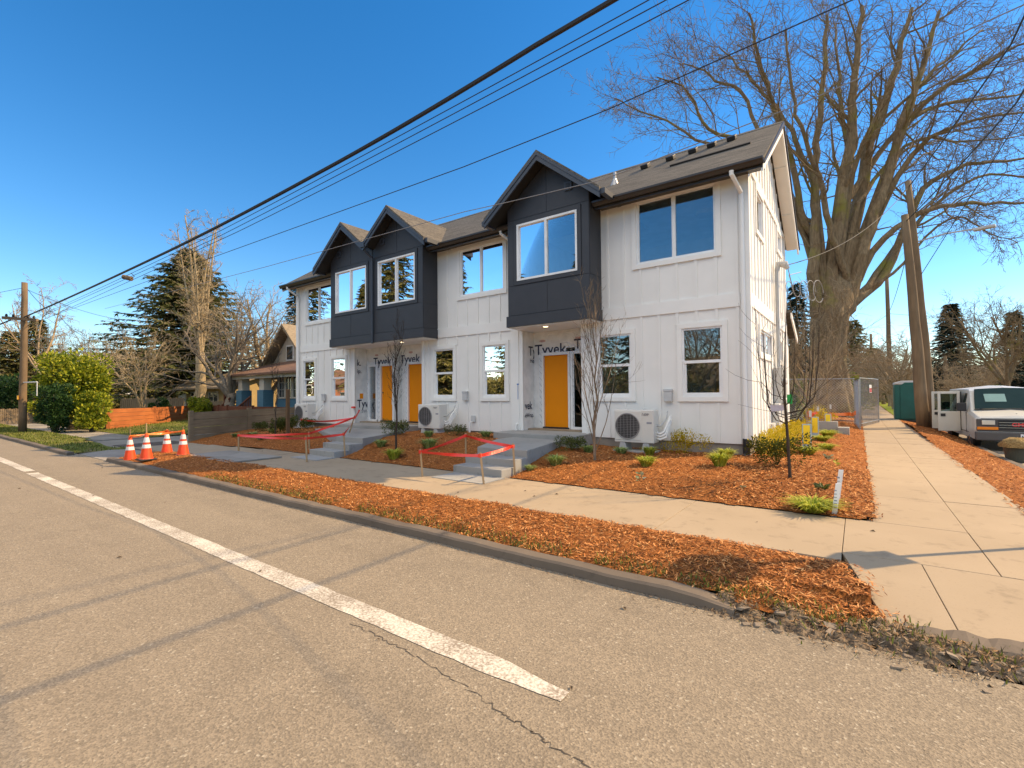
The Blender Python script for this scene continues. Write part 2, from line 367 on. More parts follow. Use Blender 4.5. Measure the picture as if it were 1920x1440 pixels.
# ------------------------------------------------------------------ terrain
def street_z(y): return -.25*sm(6, 14, y)
def bed_z(x, y):
    zb = .33+.17*sm(4.5, 7.5, -x)-.16*sm(14.5, 18.2, -x)
    e = .143-.14*sm(13.5, 18.5, -x)
    t = max(0, min(1, (y-6.72)/2.7))
    if x > -1.74: t = min(t, max(0, min(1, (.12-x)/1.5)))
    elif x > -3.2: t = min(t, max(0, min(1, (.12-x)/1.5)))
    z = e+(zb-e)*t*(2-t)
    if t > .02: z += min(1, t*6)*(.022*nz(x*1.3, y*1.3)+.016*nz(x*4, y*4, 3)+.012*nz(x*11, y*11, 7))
    if -6.3 < x < -4.95 and 6.2 < y < 7.5: z = min(z, .10)
    if -7.6 < x < -4.9 and 7.3 < y < 11: z = min(z, .47)
    if -11.1 < x < -9.85 and 6.2 < y < 7.4: z = min(z, .10)
    if -14.6 < x < -9.8 and 7.3 < y < 11: z = min(z, .47) if y > 9.9 or x > -12.3-0 and x > -11.2-(y-7.3)*1.0 else z
    return z
def strip_z(x, y):     # mulch strip between the corner walk and the side street
    t = max(0, min(1, (x-1.6)/1.3))
    z = .13+(street_z(y)+.09-.13)*t
    dx, dy = x-2.0, y-24
    z += .16*math.exp(-(dx*dx/.5+dy*dy/9))
    dx, dy = x-1.95, y-19.5
    z += .10*math.exp(-(dx*dx/.25+dy*dy/3))
    return z+.02*nz(x*2, y*2)+.012*nz(x*8, y*8, 5)
def bld_skip(x, y): return x < -1.95 and y > 10.75
g = MB(); g.grid([-700, -60, -19.2, -18.9, -1.0, 40, 700], [-700, -60, 3, 10, 60, 700], lambda x, y: -.42); struct(g, 'ground', GROUND)
rd = MB(); rd.box(-160, 90, -11, 3.72, -.3, 0); struct(rd, 'road', ASPH)
ss = MB(); ss.grid(frange(2.8, 11.5, 4), frange(3.72, 24, 30)+frange(30, 170, 10), lambda x, y: street_z(y)+.0); struct(ss, 'side_street', ASPH)
fs_ = MB(); fs_.box(11.5, 120, 3.72, 200, -.35, -.12); struct(fs_, 'far_verge', GROUND)
wl_ = MB()
def strip_line(mb, x0, x1, y0, y1, z, n=40, seed=1):
    rng = random.Random(seed); xs = frange(x0, x1, n); a = []; b = []
    for x in xs: a.append((x, y0+rng.uniform(-.006, .006)+.03*sm(-1.9, -1.25, x), z)); b.append((x, y1+rng.uniform(-.006, .006)-.05*sm(-1.9, -1.25, x), z))
    mb.add(a+b, [(i, i+1, n+2+i, n+1+i) for i in range(n)])
strip_line(wl_, -14.3, -1.28, 2.13, 2.31, .004, 90); strip_line(wl_, -60, -14.7, 2.15, 2.33, .004, 60, 2)
struct(wl_, 'lane_line', PAINT)
ck = MB(); rng = random.Random(4)
def crack(pts, wd):
    P = []
    for (a, b) in zip(pts[:-1], pts[1:]):
        for i in range(24):
            t = i/24; P.append((a[0]+(b[0]-a[0])*t+rng.uniform(-.02, .02), a[1]+(b[1]-a[1])*t+rng.uniform(-.016, .016)))
    vs = []
    for x, y in P:
        q = wd*rng.uniform(.3, 1.2); vs += [(x, y-q, .0025), (x, y+q, .0025)]
    ck.add(vs, [(2*i, 2*i+2, 2*i+3, 2*i+1) for i in range(len(P)-1)])
crack([(-2.9, 2.06), (-2.2, 2.03), (-1.5, 1.93), (-1.05, 1.86), (-.6, 1.83), (.6, 1.7)], .0034)
crack([(-14.6, 2.3), (-14.7, 3.6)], .008)
struct(ck, 'road_crack', mat('crack_shadow_dirt', (.075, .06, .045), .95))
# kerbs
def kerb(name, pts, wd=.16, h=.085, seed=0, zf=None):
    mb = MB(); rr = random.Random(seed); n = len(pts); vs = []
    for i, (x, y) in enumerate(pts):
        a = Vector(pts[max(0, i-1)]); b = Vector(pts[min(n-1, i+1)]); t = (b-a).normalized(); nn = Vector((-t.y, t.x))
        j = rr.uniform(-.008, .008); zz = zf(x, y) if zf else 0; hh = (h+rr.uniform(-.010, .006))*(1-.55*sm(-1.15, -.72, x) if name == 'curb' else 1)
        for o, z in ((-.02, -.25), (0, .0), (.012, hh*.8), (.035, hh), (wd, hh), (wd, -.25)):
            vs.append((x+nn.x*(o+j), y+nn.y*(o+j), z+zz))
    fs = [(i*6+k, (i+1)*6+k, (i+1)*6+k+1, i*6+k+1) for i in range(n-1) for k in range(5)]
    fs += [tuple(range(6)), tuple((n-1)*6+k for k in range(5, -1, -1))]
    mb.add(vs, fs); return struct(mb, name, CURB, recalc=True)
kerb('curb', [(x, 3.70) for x in frange(-15.3, -.75, 60)], seed=1)
kerb('curb_segment', [(x, 3.44) for x in frange(-75, -17.8, 90)], seed=2)
kerb('side_curb', [(2.86, y) for y in frange(90, 9, 70)]+[(2.92, 7.5), (3.2, 6.2), (3.8, 5.0), (4.8, 4.2), (6.5, 3.85)], h=.10, seed=3, zf=lambda x, y: street_z(y))
# broken corner curb lumps
def rubble_z(x, y):
    t = max(0, 1-abs((y-(3.93+.06*x))/.26)); return -.015+.085*t**.7*(1-.4*sm(.6, 1.6, x))*(.75+.6*nz(x*3, y*3))+.030*nz(x*8, y*8, 2)+.024*nz(x*19, y*19, 4)+.016*nz(x*47, y*47, 6)
rb = MB(); rb.grid(frange(-.95, 1.9, 260), frange(3.60, 4.32, 76), rubble_z, skip=lambda x, y: rubble_z(x, y) < -.004 or (x > .3 and y > 4.05+.08*nz(x*4, 2)))
struct(rb, 'dirt_edge', mat('crumbled_soil', (.25, .18, .11), .95, (.075, .05, .03), 16, 1.0, 60, lo=.36, hi=.60))
rb = MB(); rr = random.Random(8)
for i in range(60):
    x = rr.uniform(-.75, 1.8); y = 3.80+.06*x+rr.gauss(0, .10); s = rr.uniform(.008, .03) if i > 4 else rr.uniform(.03, .045); a = rr.uniform(0, pi)
    rb.obox((x, y, max(0, rubble_z(x, y))+s*.15), (s*cos(a), s*sin(a), rr.uniform(-.2, .2)*s), (-s*sin(a)*.6, s*cos(a)*.6, rr.uniform(-.2, .2)*s), (rr.uniform(-.3, .3)*s, 0, s*rr.uniform(.25, .45)))
struct(rb, 'curb_rubble', [mat('crumbled_concrete', (.27, .21, .15), .95, (.16, .125, .09), 9, .8, 30)], kind='stuff', bevel=.006)
def jag(x): return .03*nz(x*3, 5)+.012*nz(x*11, 9)
cb2 = MB(); n = 60; vs = []
for i in range(n+1):
    x = .22+(3.0)*i/n; y = 3.93+.05*(x-.2)+.25*jag(x); h = .02+.045*sm(.3, 1.4, x)+.04*jag(x*2+4)
    vs += [(x, y, -.1), (x, y+.012, h*.8), (x, y+.05, h+.02), (x, y+.20, h+.035*(1+nz(x*9, 2))), (x, y+.22, -.1)]
cb2.add(vs, [(i*5+k, (i+1)*5+k, (i+1)*5+k+1, i*5+k+1) for i in range(n) for k in range(4)])
struct(cb2, 'corner_curb', CURB, recalc=True)
# sidewalks: slabs with tooled joints
sw = MB(); rr = random.Random(3)
def slab(mb, x0, x1, y0, y1, z=.13, gap=.0028): mb.box(x0+gap, x1-gap, y0+gap, y1-gap, -.35, z+rr.uniform(-.003, .003))
xs = [-.15-1.66*i for i in range(0, 9)]
for a, b in zip(xs[1:], xs[:-1]): slab(sw, a, b, 5.05, 6.72)
for i in range(3): slab(sw, xs[-1]-1.66*(i+1), xs[-1]-1.66*i, 5.05, 6.72, .10-.035*i)
# corner and side walk
for y0, y1 in [(5.3, 6.72)]: slab(sw, -.15, .88, y0, y1); slab(sw, .88, 1.75, y0, y1); slab(sw, 1.75, 3.0, y0, y1)
yy = 6.72
while yy < 60:
    d = 1.7; slab(sw, .10, .88, yy, yy+d); slab(sw, .88, 1.62, yy, yy+d); yy += d
def ramp_slab(p0, p1, p2, p3, z0, z1):     # two back corners high, two front corners low
    sw.add([(p0[0], p0[1], z0), (p1[0], p1[1], z0), (p2[0], p2[1], z1), (p3[0], p3[1], z1)]+[(p[0], p[1], -.3) for p in (p0, p1, p2, p3)], [(3, 2, 1, 0), (0, 1, 5, 4), (1, 2, 6, 5), (2, 3, 7, 6), (3, 0, 4, 7)])
ramp_slab((-.15, 5.297), (.40, 5.297), (.50, 4.02), (.14, 4.02), .129, .035); ramp_slab((.405, 5.297), (1.0, 5.297), (1.25, 4.05), (.506, 4.02), .129, .035)
struct(sw, 'sidewalk', CONC, bevel=.0035)
dj = MB(); dj.box(-20, 1.7, 5.0, 6.75, -.3, .02); dj.box(.05, 1.65, 6.7, 60, -.3, .115); struct(dj, 'walk_subbase', DIRT)
ex = MB(); ex.add([(1.008, 5.297, .128), (1.258, 4.05, .034), (3.2, 4.25, .05), (3.2, 5.297, .128), (1.008, 5.297, -.3), (1.258, 4.05, -.3), (3.2, 4.25, -.3), (3.2, 5.297, -.3)], [(0, 1, 2, 3), (0, 4, 5, 1), (1, 5, 6, 2), (2, 6, 7, 3), (3, 7, 4, 0)]); struct(ex, 'corner_pad', EXPO)
# left walk, driveways
dw = MB(); dw.prism([(-15.2, 3.72), (-17.9, 3.72), (-18.75, 5.05), (-18.75, 6.7), (-15.9, 6.7), (-15.2, 5.1)], 'z', -.3, .012)
struct(dw, 'driveway_apron', concrete('driveway_concrete', (.34, .30, .25), (.22, .19, .16)))
dv = MB(); dv.box(-22.6, -18.95, 3.6, 30, -.3, .006); dv.box(-60, -22.6, 5.0, 6.6, -.3, .03); struct(dv, 'driveway', concrete('old_driveway', (.33, .29, .23), (.20, .17, .13)))
gl = MB()
gl.grid(frange(-75, -18.2, 160), frange(3.58, 5.05, 10), lambda x, y: .10+.03*nz(x*2, y*2)-.09*sm(-21, -18.4, x) + (-.12 if y < 3.6 else 0), skip=lambda x, y: -22.6 < x < -18.95 and y > 4.7)
gl.grid(frange(-60, -22.6, 80), frange(6.6, 30, 50), lambda x, y: .04+.10*sm(6.6, 12, y)+.03*nz(x, y))
struct(gl, 'lawn', GRASS)
# mulch beds
mb = MB()
xs = frange(-18.85, .18, 424); ys = frange(6.62, 10.8, 102)
def edge_skip(x, y): return x > .12+.05*nz(y*4, 1) or y < 6.69+.05*nz(x*4, 2) or (x > -.15 and x+ (6.9-y) > .16 and y < 6.9)
mb.grid(xs, ys, bed_z, skip=edge_skip)
mb.grid(frange(-2.0, .18, 74), frange(10.8, 30, 260), bed_z, skip=lambda x, y: x > .11+.07*nz(y*2, 1) or bld_skip(x, y))
struct(mb, 'mulch_bed', MULCH, smooth=True)
def pstrip_z(x, y):
    t = max(0, min(1, min((y-3.86)/.25, (5.06-y)/.2)))
    return .075+.045*sm(3.9, 5.0, y)+.045*t+.02*nz(x*2.1, y*2.1)+.015*nz(x*7, y*7, 4)*1.3-.07*sm(-.9, .0, x)*(1 if y < 4.3 else .4)
def pskip(x, y):
    e = .30*(5.06-y)-.16
    return x > e+.05*nz(y*5, 3) or y > 5.10+.04*nz(x*3, 8) or (y < 3.87+.03*nz(x*3, 1) and x < -.75)
ps = MB(); ps.grid(frange(-15.0, .45, 420), frange(3.80, 5.14, 44), pstrip_z, skip=pskip); struct(ps, 'mulch_strip', MULCH, smooth=True)
sp = MB(); sp.grid(frange(1.58, 2.90, 36), frange(6.9, 60, 420), strip_z, skip=lambda x, y: x < 1.60+.07*nz(y*2, 6) or y < 7.0+.9*(x-1.6)); struct(sp, 'side_mulch_strip', MULCH, smooth=True)
cx = MB(); cx.prism([(1.63, 6.72), (2.9, 6.72), (2.9, 8.3), (1.63, 7.1)], 'z', -.3, .10); struct(cx, 'corner_apron', CONC)
rr = random.Random(21)
def chips(name, N, pick, zf, lmin=.015, lmax=.055, mat_=None):
    m_ = MB()
    for _ in range(N):
        p = pick()
        if p is None: continue
        x, y = p; z = zf(x, y)+rr.uniform(.001, .010); a = rr.uniform(0, 2*pi); L = rr.uniform(lmin, lmax)*.5; W = L*rr.uniform(.10, .28)
        t = rr.uniform(-.45, .45); k = rr.uniform(-.5, .5)
        u = Vector((cos(a)*L, sin(a)*L, t*L)); v = Vector((-sin(a)*W, cos(a)*W, k*W)); c = Vector((x, y, z+abs(t)*L))
        m_.add([c-u-v*.4, c-v, c+u-v*.3, c+u*.9+v*.4, c+v, c-u*.9+v*.3], [(0, 1, 4, 5), (1, 2, 3, 4)])
    return struct(m_, name, mat_ or CHIPS, kind='stuff')
def pk_strip():
    x = 0.4-15.3*rr.random()**1.7; y = rr.uniform(3.86, 5.12)
    return None if pskip(x, y) and (rr.random() < .85 or x > .30*(5.06-y)-.04) else (x, y)
chips('bark_chips', 42000, pk_strip, pstrip_z)
def pk_edge():
    x = rr.uniform(-.9, 1.7); y = 3.95+.04*x+rr.gauss(0, .12); return (x, y) if rr.random() > sm(.2, 1.6, x)*.7 else None
chips('soil_debris', 7000, pk_edge, lambda x, y: max(.0, rubble_z(x, y)), .01, .045, matrand('debris', [(.07, .045, .025), (.20, .14, .085), (.34, .19, .08), (.40, .31, .21)], .95))
def pk_bed():
    x = .16-rr.random()**1.4*18.5; y = rr.uniform(6.70, 10.45)
    if edge_skip(x, y) and rr.random() < .7: return None
    if (-6.25 < x < -5.0 or -11.05 < x < -9.9) and y < 10: return None
    return (x, y)
chips('bark_chips', 42000, pk_bed, lambda x, y: max(bed_z(x, y), .125 if x > -14 else 0), .02, .07)
def pk_side():
    y = 6.9+rr.random()**1.5*20; x = rr.uniform(-1.7, .2); return None if x > .13+.05*nz(y*2, 1) and rr.random() < .8 else (x, y)
chips('bark_chips', 12000, pk_side, lambda x, y: max(bed_z(x, y), .125), .02, .075)
def pk_ss():
    y = 7.2+rr.random()**1.6*22; x = rr.uniform(1.5, 2.84); return None if x < 1.62 and rr.random() < .6 or y < 7.0+.9*(x-1.6) else (x, y)
chips('bark_chips', 12000, pk_ss, strip_z, .02, .075)
# weedy muddy edge of the kerb strip, tiny blades
def blades(name, N, pick, zf, hmin, hmax, mat_, wd=.004):
    m_ = MB()
    for _ in range(N):
        p = pick()
        if p is None: continue
        x, y = p; z = zf(x, y)-.005; h = rr.uniform(hmin, hmax); a = rr.uniform(0, 2*pi); l = h*rr.uniform(.2, .9)
        b = Vector((x, y, z)); u = Vector((-sin(a), cos(a), 0))*wd; d = Vector((cos(a)*l, sin(a)*l, h)); mid = b+d*.5+Vector((0, 0, h*.12))
        m_.add([b-u, b+u, mid+u*.7, mid-u*.7, b+d], [(0, 1, 2, 3), (3, 2, 4)])
    return struct(m_, name, mat_, kind='stuff')
BLADE = matrand('weed_blades', [(.06, .045, .02), (.14, .11, .04), (.14, .17, .03), (.20, .24, .03)], .8, .2)
def pk_w():
    x = .35-rr.random()**1.3*11; y = 3.87+abs(rr.gauss(0, .12)); return (x, y) if nz(x*1.3, 4) > -.12 else None
blades('curb_weeds', 5000, pk_w, pstrip_z, .01, .05, BLADE, .005)
LAWNB = matrand('lawn_blades', [(.08, .11, .015), (.16, .19, .03), (.25, .22, .07)], .8, .25)
def pk_gut():
    x = .5-rr.random()**1.4*15; y = 3.71-abs(rr.gauss(0, .07)); return (x, y)
chips('gutter_grit', 3500, pk_gut, lambda x, y: .001, .006, .03, matrand('grit', [(.06, .045, .03), (.16, .12, .08), (.30, .19, .10)], .95))
def pk_e2():
    x = rr.uniform(-.9, 1.0); return (x, 3.92+rr.gauss(0, .12))
blades('edge_weeds', 700, pk_e2, lambda x, y: max(.0, rubble_z(x, y)), .015, .06, BLADE, .005)
def pk_l():
    x = rr.uniform(-45, -18.3); y = rr.choice([rr.uniform(3.6, 4.95), rr.uniform(6.7, 12)])
    if y > 6 and x > -22.7: return None
    if y < 6 and -22.6 < x < -18.95 and y > 4.6: return None
    return (x, y)
blades('grass', 16000, pk_l, lambda x, y: (.09-.09*sm(-21, -18.4, x) if y < 6 else .06+.10*sm(6.6, 12, y)), .03, .10, LAWNB, .012)
vg = MB(); vg.grid(frange(1.64, 3.1, 4), frange(34, 90, 30), lambda x, y: .15+.04*nz(x, y)); struct(vg, 'verge_grass', grassmat('bright_lawn', (.16, .22, .02), (.24, .27, .03), (.20, .20, .05)))
sg = MB(); sg.grid(frange(-60, .1, 20), frange(30, 120, 24), lambda x, y: .18+.1*nz(x*.3, y*.3), skip=lambda x, y: x > .05); struct(sg, 'back_lots', GROUND)
lt = MB()
for i in range(26):
    x, y = (rr.uniform(-14, 1), rr.choice([rr.uniform(.8, 3.5), rr.uniform(5.2, 6.6)])); z = .006 if y < 4 else .134; s = rr.uniform(.01, .03); a = rr.uniform(0, 6)
    lt.add([(x+s*cos(a), y+s*sin(a), z), (x-s*sin(a)*.5, y+s*cos(a)*.5, z+s*.5), (x-s*cos(a), y-s*sin(a), z), (x+s*sin(a)*.5, y-s*cos(a)*.5, z+s*.3)], [(0, 1, 2, 3)])
struct(lt, 'leaf_litter', mat('dry_leaf', (.10, .065, .035), .9), kind='stuff')

# ------------------------------------------------------------------ townhouse
YF, XS = 10.5, -1.74
XL = -18.4; YB = 16.4
def F(pos): return lambda u, n, z: (u, pos-n, z)
def S(pos): return lambda u, n, z: (pos+n, u, z)
def fbox(mb, T, u0, u1, n0, n1, z0, z1, mi=0):
    vs = [T(u, n, z) for z in (z0, z1) for (u, n) in ((u0, n0), (u1, n0), (u1, n1), (u0, n1))]
    mb.add(vs, [(0,3,2,1),(4,5,6,7),(0,1,5,4),(1,2,6,5),(2,3,7,6),(3,0,4,7)], mi)
def wall(mb, T, u0, u1, z0, z1, holes, th=.16, mi=0):
    us = sorted(set([u0, u1]+[v for h in holes for v in h[:2] if u0 < v < u1])); zs = sorted(set([z0, z1]+[v for h in holes for v in h[2:] if z0 < v < z1]))
    def inh(u, z): return any(h[0] < u < h[1] and h[2] < z < h[3] for h in holes)
    for a, b in zip(us[:-1], us[1:]):
        for c, d in zip(zs[:-1], zs[1:]):
            if inh((a+b)/2, (c+d)/2): continue
            mb.add([T(a, 0, c), T(b, 0, c), T(b, 0, d), T(a, 0, d)], [(0, 1, 2, 3)], mi)
            mb.add([T(a, -th, c), T(b, -th, c), T(b, -th, d), T(a, -th, d)], [(3, 2, 1, 0)], mi)
    for h in holes:
        a, b, c, d = max(h[0], u0), min(h[1], u1), max(h[2], z0), min(h[3], z1)
        for p, q in (((a, c), (b, c)), ((b, c), (b, d)), ((b, d), (a, d)), ((a, d), (a, c))):
            mb.add([T(p[0], 0, p[1]), T(q[0], 0, q[1]), T(q[0], -th, q[1]), T(p[0], -th, p[1])], [(0, 1, 2, 3)], mi)
    for p, q in (((u0, z0), (u1, z0)), ((u1, z0), (u1, z1)), ((u1, z1), (u0, z1)), ((u0, z1), (u0, z0))):
        mb.add([T(p[0], 0, p[1]), T(q[0], 0, q[1]), T(q[0], -th, q[1]), T(p[0], -th, p[1])], [(3, 2, 1, 0)], mi)
HOUSE = thing('townhouse', 'new white board and batten rowhouse with three charcoal gabled bays and orange doors', 'townhouse', (-10, 13.3, .3))
LOW = [(-17.92, -17.12), (-15.97, -15.14), (-10.60, -9.77), (-8.64, -7.82), (-5.05, -4.22), (-3.07, -2.25)]
LZ = (1.50, 2.97); UZ = (4.48, 5.86)
UPP = [(-17.72, -15.95, 4.48, 5.86), (-9.50, -7.87, 4.48, 5.86), (-4.06, -2.34, 4.52, 5.95)]
BAYS = [(-15.14, -12.79, -14.83, -13.11), (-12.77, -10.44, -12.51, -10.77), (-7.29, -4.95, -6.99, -5.26)]
REC = [(-14.57, -11.12), (-7.25, -5.50)]
ZB, ZT = .54, 6.10
holes = [(a, b, *LZ) for a, b in LOW]+UPP+[(a, b, .54, 3.30) for a, b in REC]+[(a+.15, b-.15, 3.75, 6.0) for a, b, _, _ in BAYS]
mb = MB(); Tf = F(YF); wall(mb, Tf, XL, XS, ZB, ZT, holes)
SIDEW = [(11.45, 12.30, 5.12, 6.0), (14.75, 15.5, 5.5, 6.0), (11.62, 13.30, 2.43, 2.97), (14.65, 15.35, 2.42, 2.96)]
Ts = S(XS); wall(mb, Ts, YF+.002, YB, ZB, ZT, SIDEW)
mb.prism([(YF+.05, ZT), (YB-.05, ZT), (13.4, 8.12)], 'x', XS-.16, XS-.002)
mb.box(XL, XL+.16, YF+.16, YB, ZB, ZT); mb.prism([(YF+.05, ZT), (YB, ZT), (13.4, 8.12)], 'x', XL+.002, XL+.16)
mb.box(XL, XS-.16, YB-.16, YB, ZB, ZT)
mb.box(-7.0, XS-.05, YB, 17.55, ZB, 3.35); mb.prism([(YB, 3.35), (17.55, 3.35), (YB, 3.95)], 'x', -6.9, XS-.06)
# battens
def battens(T, u0, u1, z0, z1, avoid, step=.40, off=.0):
    u = u0+off
    while u < u1:
        segs = [(z0, z1)]
        for a, b, c, d in avoid:
            if a-.03 < u < b+.03:
                segs = [s for q in segs for s in ((q[0], min(q[1], c)), (max(q[0], d), q[1])) if s[1]-s[0] > .04]
        for a, b in segs: fbox(mb, T, u-.031, u+.031, -.01, .019, a, b)
        u += step
tr = .10
av = [(a-tr, b+tr, LZ[0]-.13, LZ[1]+.09) for a, b in LOW]+[(a-tr, b+tr, c-.10, d+.11) for a, b, c, d in UPP]+[(a-.12, b+.12, 0, 3.35) for a, b in REC]+[(a, b, 3.3, 6.3) for a, b, _, _ in BAYS]
battens(Tf, XL+.25, XS-.16, ZB+.004, 3.34, av, .405); battens(Tf, XL+.25, XS-.16, 3.60, 5.99, av, .405)
avs = [(a-.1, b+.1, c-.1, d+.1) for a, b, c, d in SIDEW]
battens(Ts, YF+.35, YB-.15, ZB+.004, 3.34, avs, .405); battens(Ts, YF+.35, YB-.15, 3.60, 6.14, avs, .405)
u = YF+.35
while u < YB-.2:                      # battens in the gable
    top = 8.05-abs(u-13.4)*.667
    if top > 6.35: fbox(mb, Ts, u-.031, u+.031, -.01, .019, 6.27, top)
    u += .405
mb.build('wall', WHITE, HOUSE)
tm = MB()
segs = [(XL+.13, -15.14), (-10.44, -7.29), (-4.95, XS-.16)]
for a, b in segs:
    fbox(tm, Tf, a, b, -.02, .030, 3.33, 3.605); fbox(tm, Tf, a+(.0), b, -.02, .028, 5.985, 6.09)
fbox(tm, Ts, YF+.13, YB-.12, -.02, .030, 3.33, 3.605); fbox(tm, Ts, YF+.13, YB-.12, -.02, .032, 6.13, 6.28)
fbox(tm, Tf, XS-.15, XS+.032, -.03, .034, ZB-.01, 6.0); fbox(tm, Ts, YF-.03, YF+.125, -.03, .036, ZB-.008, 6.12)
fbox(tm, Ts, YB-.12, YB+.02, -.03, .036, ZB-.008, 6.2); fbox(tm, Tf, XL-.03, XL+.13, -.03, .034, ZB-.01, 6.0)
for a, b in REC:
    fbox(tm, Tf, a-.12, a, -.05, .034, ZB-.03, 3.33); fbox(tm, Tf, b, b+.12, -.05, .034, ZB-.03, 3.33)
tm.box(-7.62, -7.37, YF-.06, YF-.001, ZB+.0, 3.33)
tm.build_each('trim_board', TRIM, HOUSE)
fd = MB(); fd.box(XL+.03, XS-.03, YF+.03, YB-.03, -.2, ZB+.02); fd.box(-6.9, XS-.08, YB-.04, 17.5, -.2, ZB+.01); fd.build('foundation', FOUND, HOUSE)
# interior
it = MB()
for z in (3.32, 6.02): it.box(XL+.17, XS-.17, YF+.165, YB-.17, z, z+.10)
for x in (-15.6, -12.78, -11.0, -7.35, -5.6): it.box(x, x+.10, YF+.17, YB-.17, .66, 6.0) if x in (-12.78, -7.35) else it.box(x, x+.08, YF+1.5, YB-.17, .66, 6.0)
it.box(XL+.17, XS-.17, 14.2, 14.3, 3.42, 6.0); it.box(-5.4, -3.1, 13.6, 13.7, .66, 3.3)
it.build_each('interior_wall', INT, HOUSE)
it = MB(); it.box(XL+.17, XS-.17, YF+.17, YB-.17, .56, .66); it.build('interior_floor', INTF, HOUSE)
it = MB(); it.box(-2.95, -2.45, 13.0, 13.5, .66, 2.7); it.box(-4.9, -4.6, 15.4, 16.2, .66, 1.6); it.box(-4.9, -3.0, 15.8, 16.2, 1.5, 1.56); it.build_each('kitchen_cabinet', KIT, HOUSE)
it = MB(); it.lathe((-2.95, 12.2, 5.93), [(.22, 0), (.24, .04), (.24, .088)], 24); it.build('ceiling_light', LGREY, HOUSE)
it = MB(); it.box(-5.5, -4.7, 11.6, 11.85, 5.3, 5.62); it.build('indoor_air_unit', LGREY, HOUSE, bevel=.03)
# windows
def window(T, u0, u1, z0, z1, kind, trim=TRIM, head=.11, sill=.10, tw=.10, parent=HOUSE):
    t = MB()
    if tw:
        fbox(t, T, u0-tw, u1+tw, -.03, .040, z1, z1+head); fbox(t, T, u0-tw, u1+tw, -.03, .040, z0-sill, z0)
        fbox(t, T, u0-tw, u0, -.03, .037, z0, z1); fbox(t, T, u1, u1+tw, -.03, .037, z0, z1)
        wd = t.build('window', trim, parent)
    fr = MB(); f = .042
    fbox(fr, T, u0, u1, -.06, .012, z1-f, z1); fbox(fr, T, u0, u1, -.06, .014, z0, z0+f+.01)
    fbox(fr, T, u0, u0+f, -.06, .010, z0+f, z1-f); fbox(fr, T, u1-f, u1, -.06, .010, z0+f, z1-f)
    gl = MB()
    if kind == 'hung':
        m = (z0+z1)/2+.01; fbox(fr, T, u0+f, u1-f, -.06, .020, m-.03, m+.03)
        for a, b in ((u0+f, u0+f+.035), (u1-f-.035, u1-f)): fbox(fr, T, a, b, -.05, -.002, z0+f+.01, m-.03)
        fbox(fr, T, u0+f+.035, u1-f-.035, -.05, -.003, z0+f+.01, z0+f+.045)
        fbox(gl, T, u0+f, u1-f, -.022, -.016, m+.03, z1-f); fbox(gl, T, u0+f+.035, u1-f-.035, -.042, -.036, z0+f+.045, m-.03)
    elif kind == 'slide':
        m = (u0+u1)/2; fbox(fr, T, m-.032, m+.032, -.06, .018, z0+f, z1-f)
        fbox(fr, T, u0+f, u0+f+.022, -.05, -.002, z0+f, z1-f); fbox(fr, T, m-.055, m-.032, -.05, -.003, z0+f, z1-f)
        fbox(gl, T, u0+f, m-.03, -.034, -.028, z0+f, z1-f); fbox(gl, T, m+.03, u1-f, -.022, -.016, z0+f, z1-f)
    else:
        fbox(gl, T, u0+f, u1-f, -.022, -.016, z0+f, z1-f)
    if tw: fr.build('frame', VINYL, wd); gl.build('pane', GLASS, wd)
    else:
        wd = fr.build('window', VINYL, parent); gl.build('pane', GLASS, wd)
    return wd
for a, b in LOW: window(Tf, a, b, LZ[0], LZ[1], 'hung')
for a, b, c, d in UPP: window(Tf, a, b, c, d, 'slide')
for i, (a, b, c, d) in enumerate(SIDEW): window(Ts, a, b, c, d, 'slide' if i == 2 else 'fixed', tw=.085)
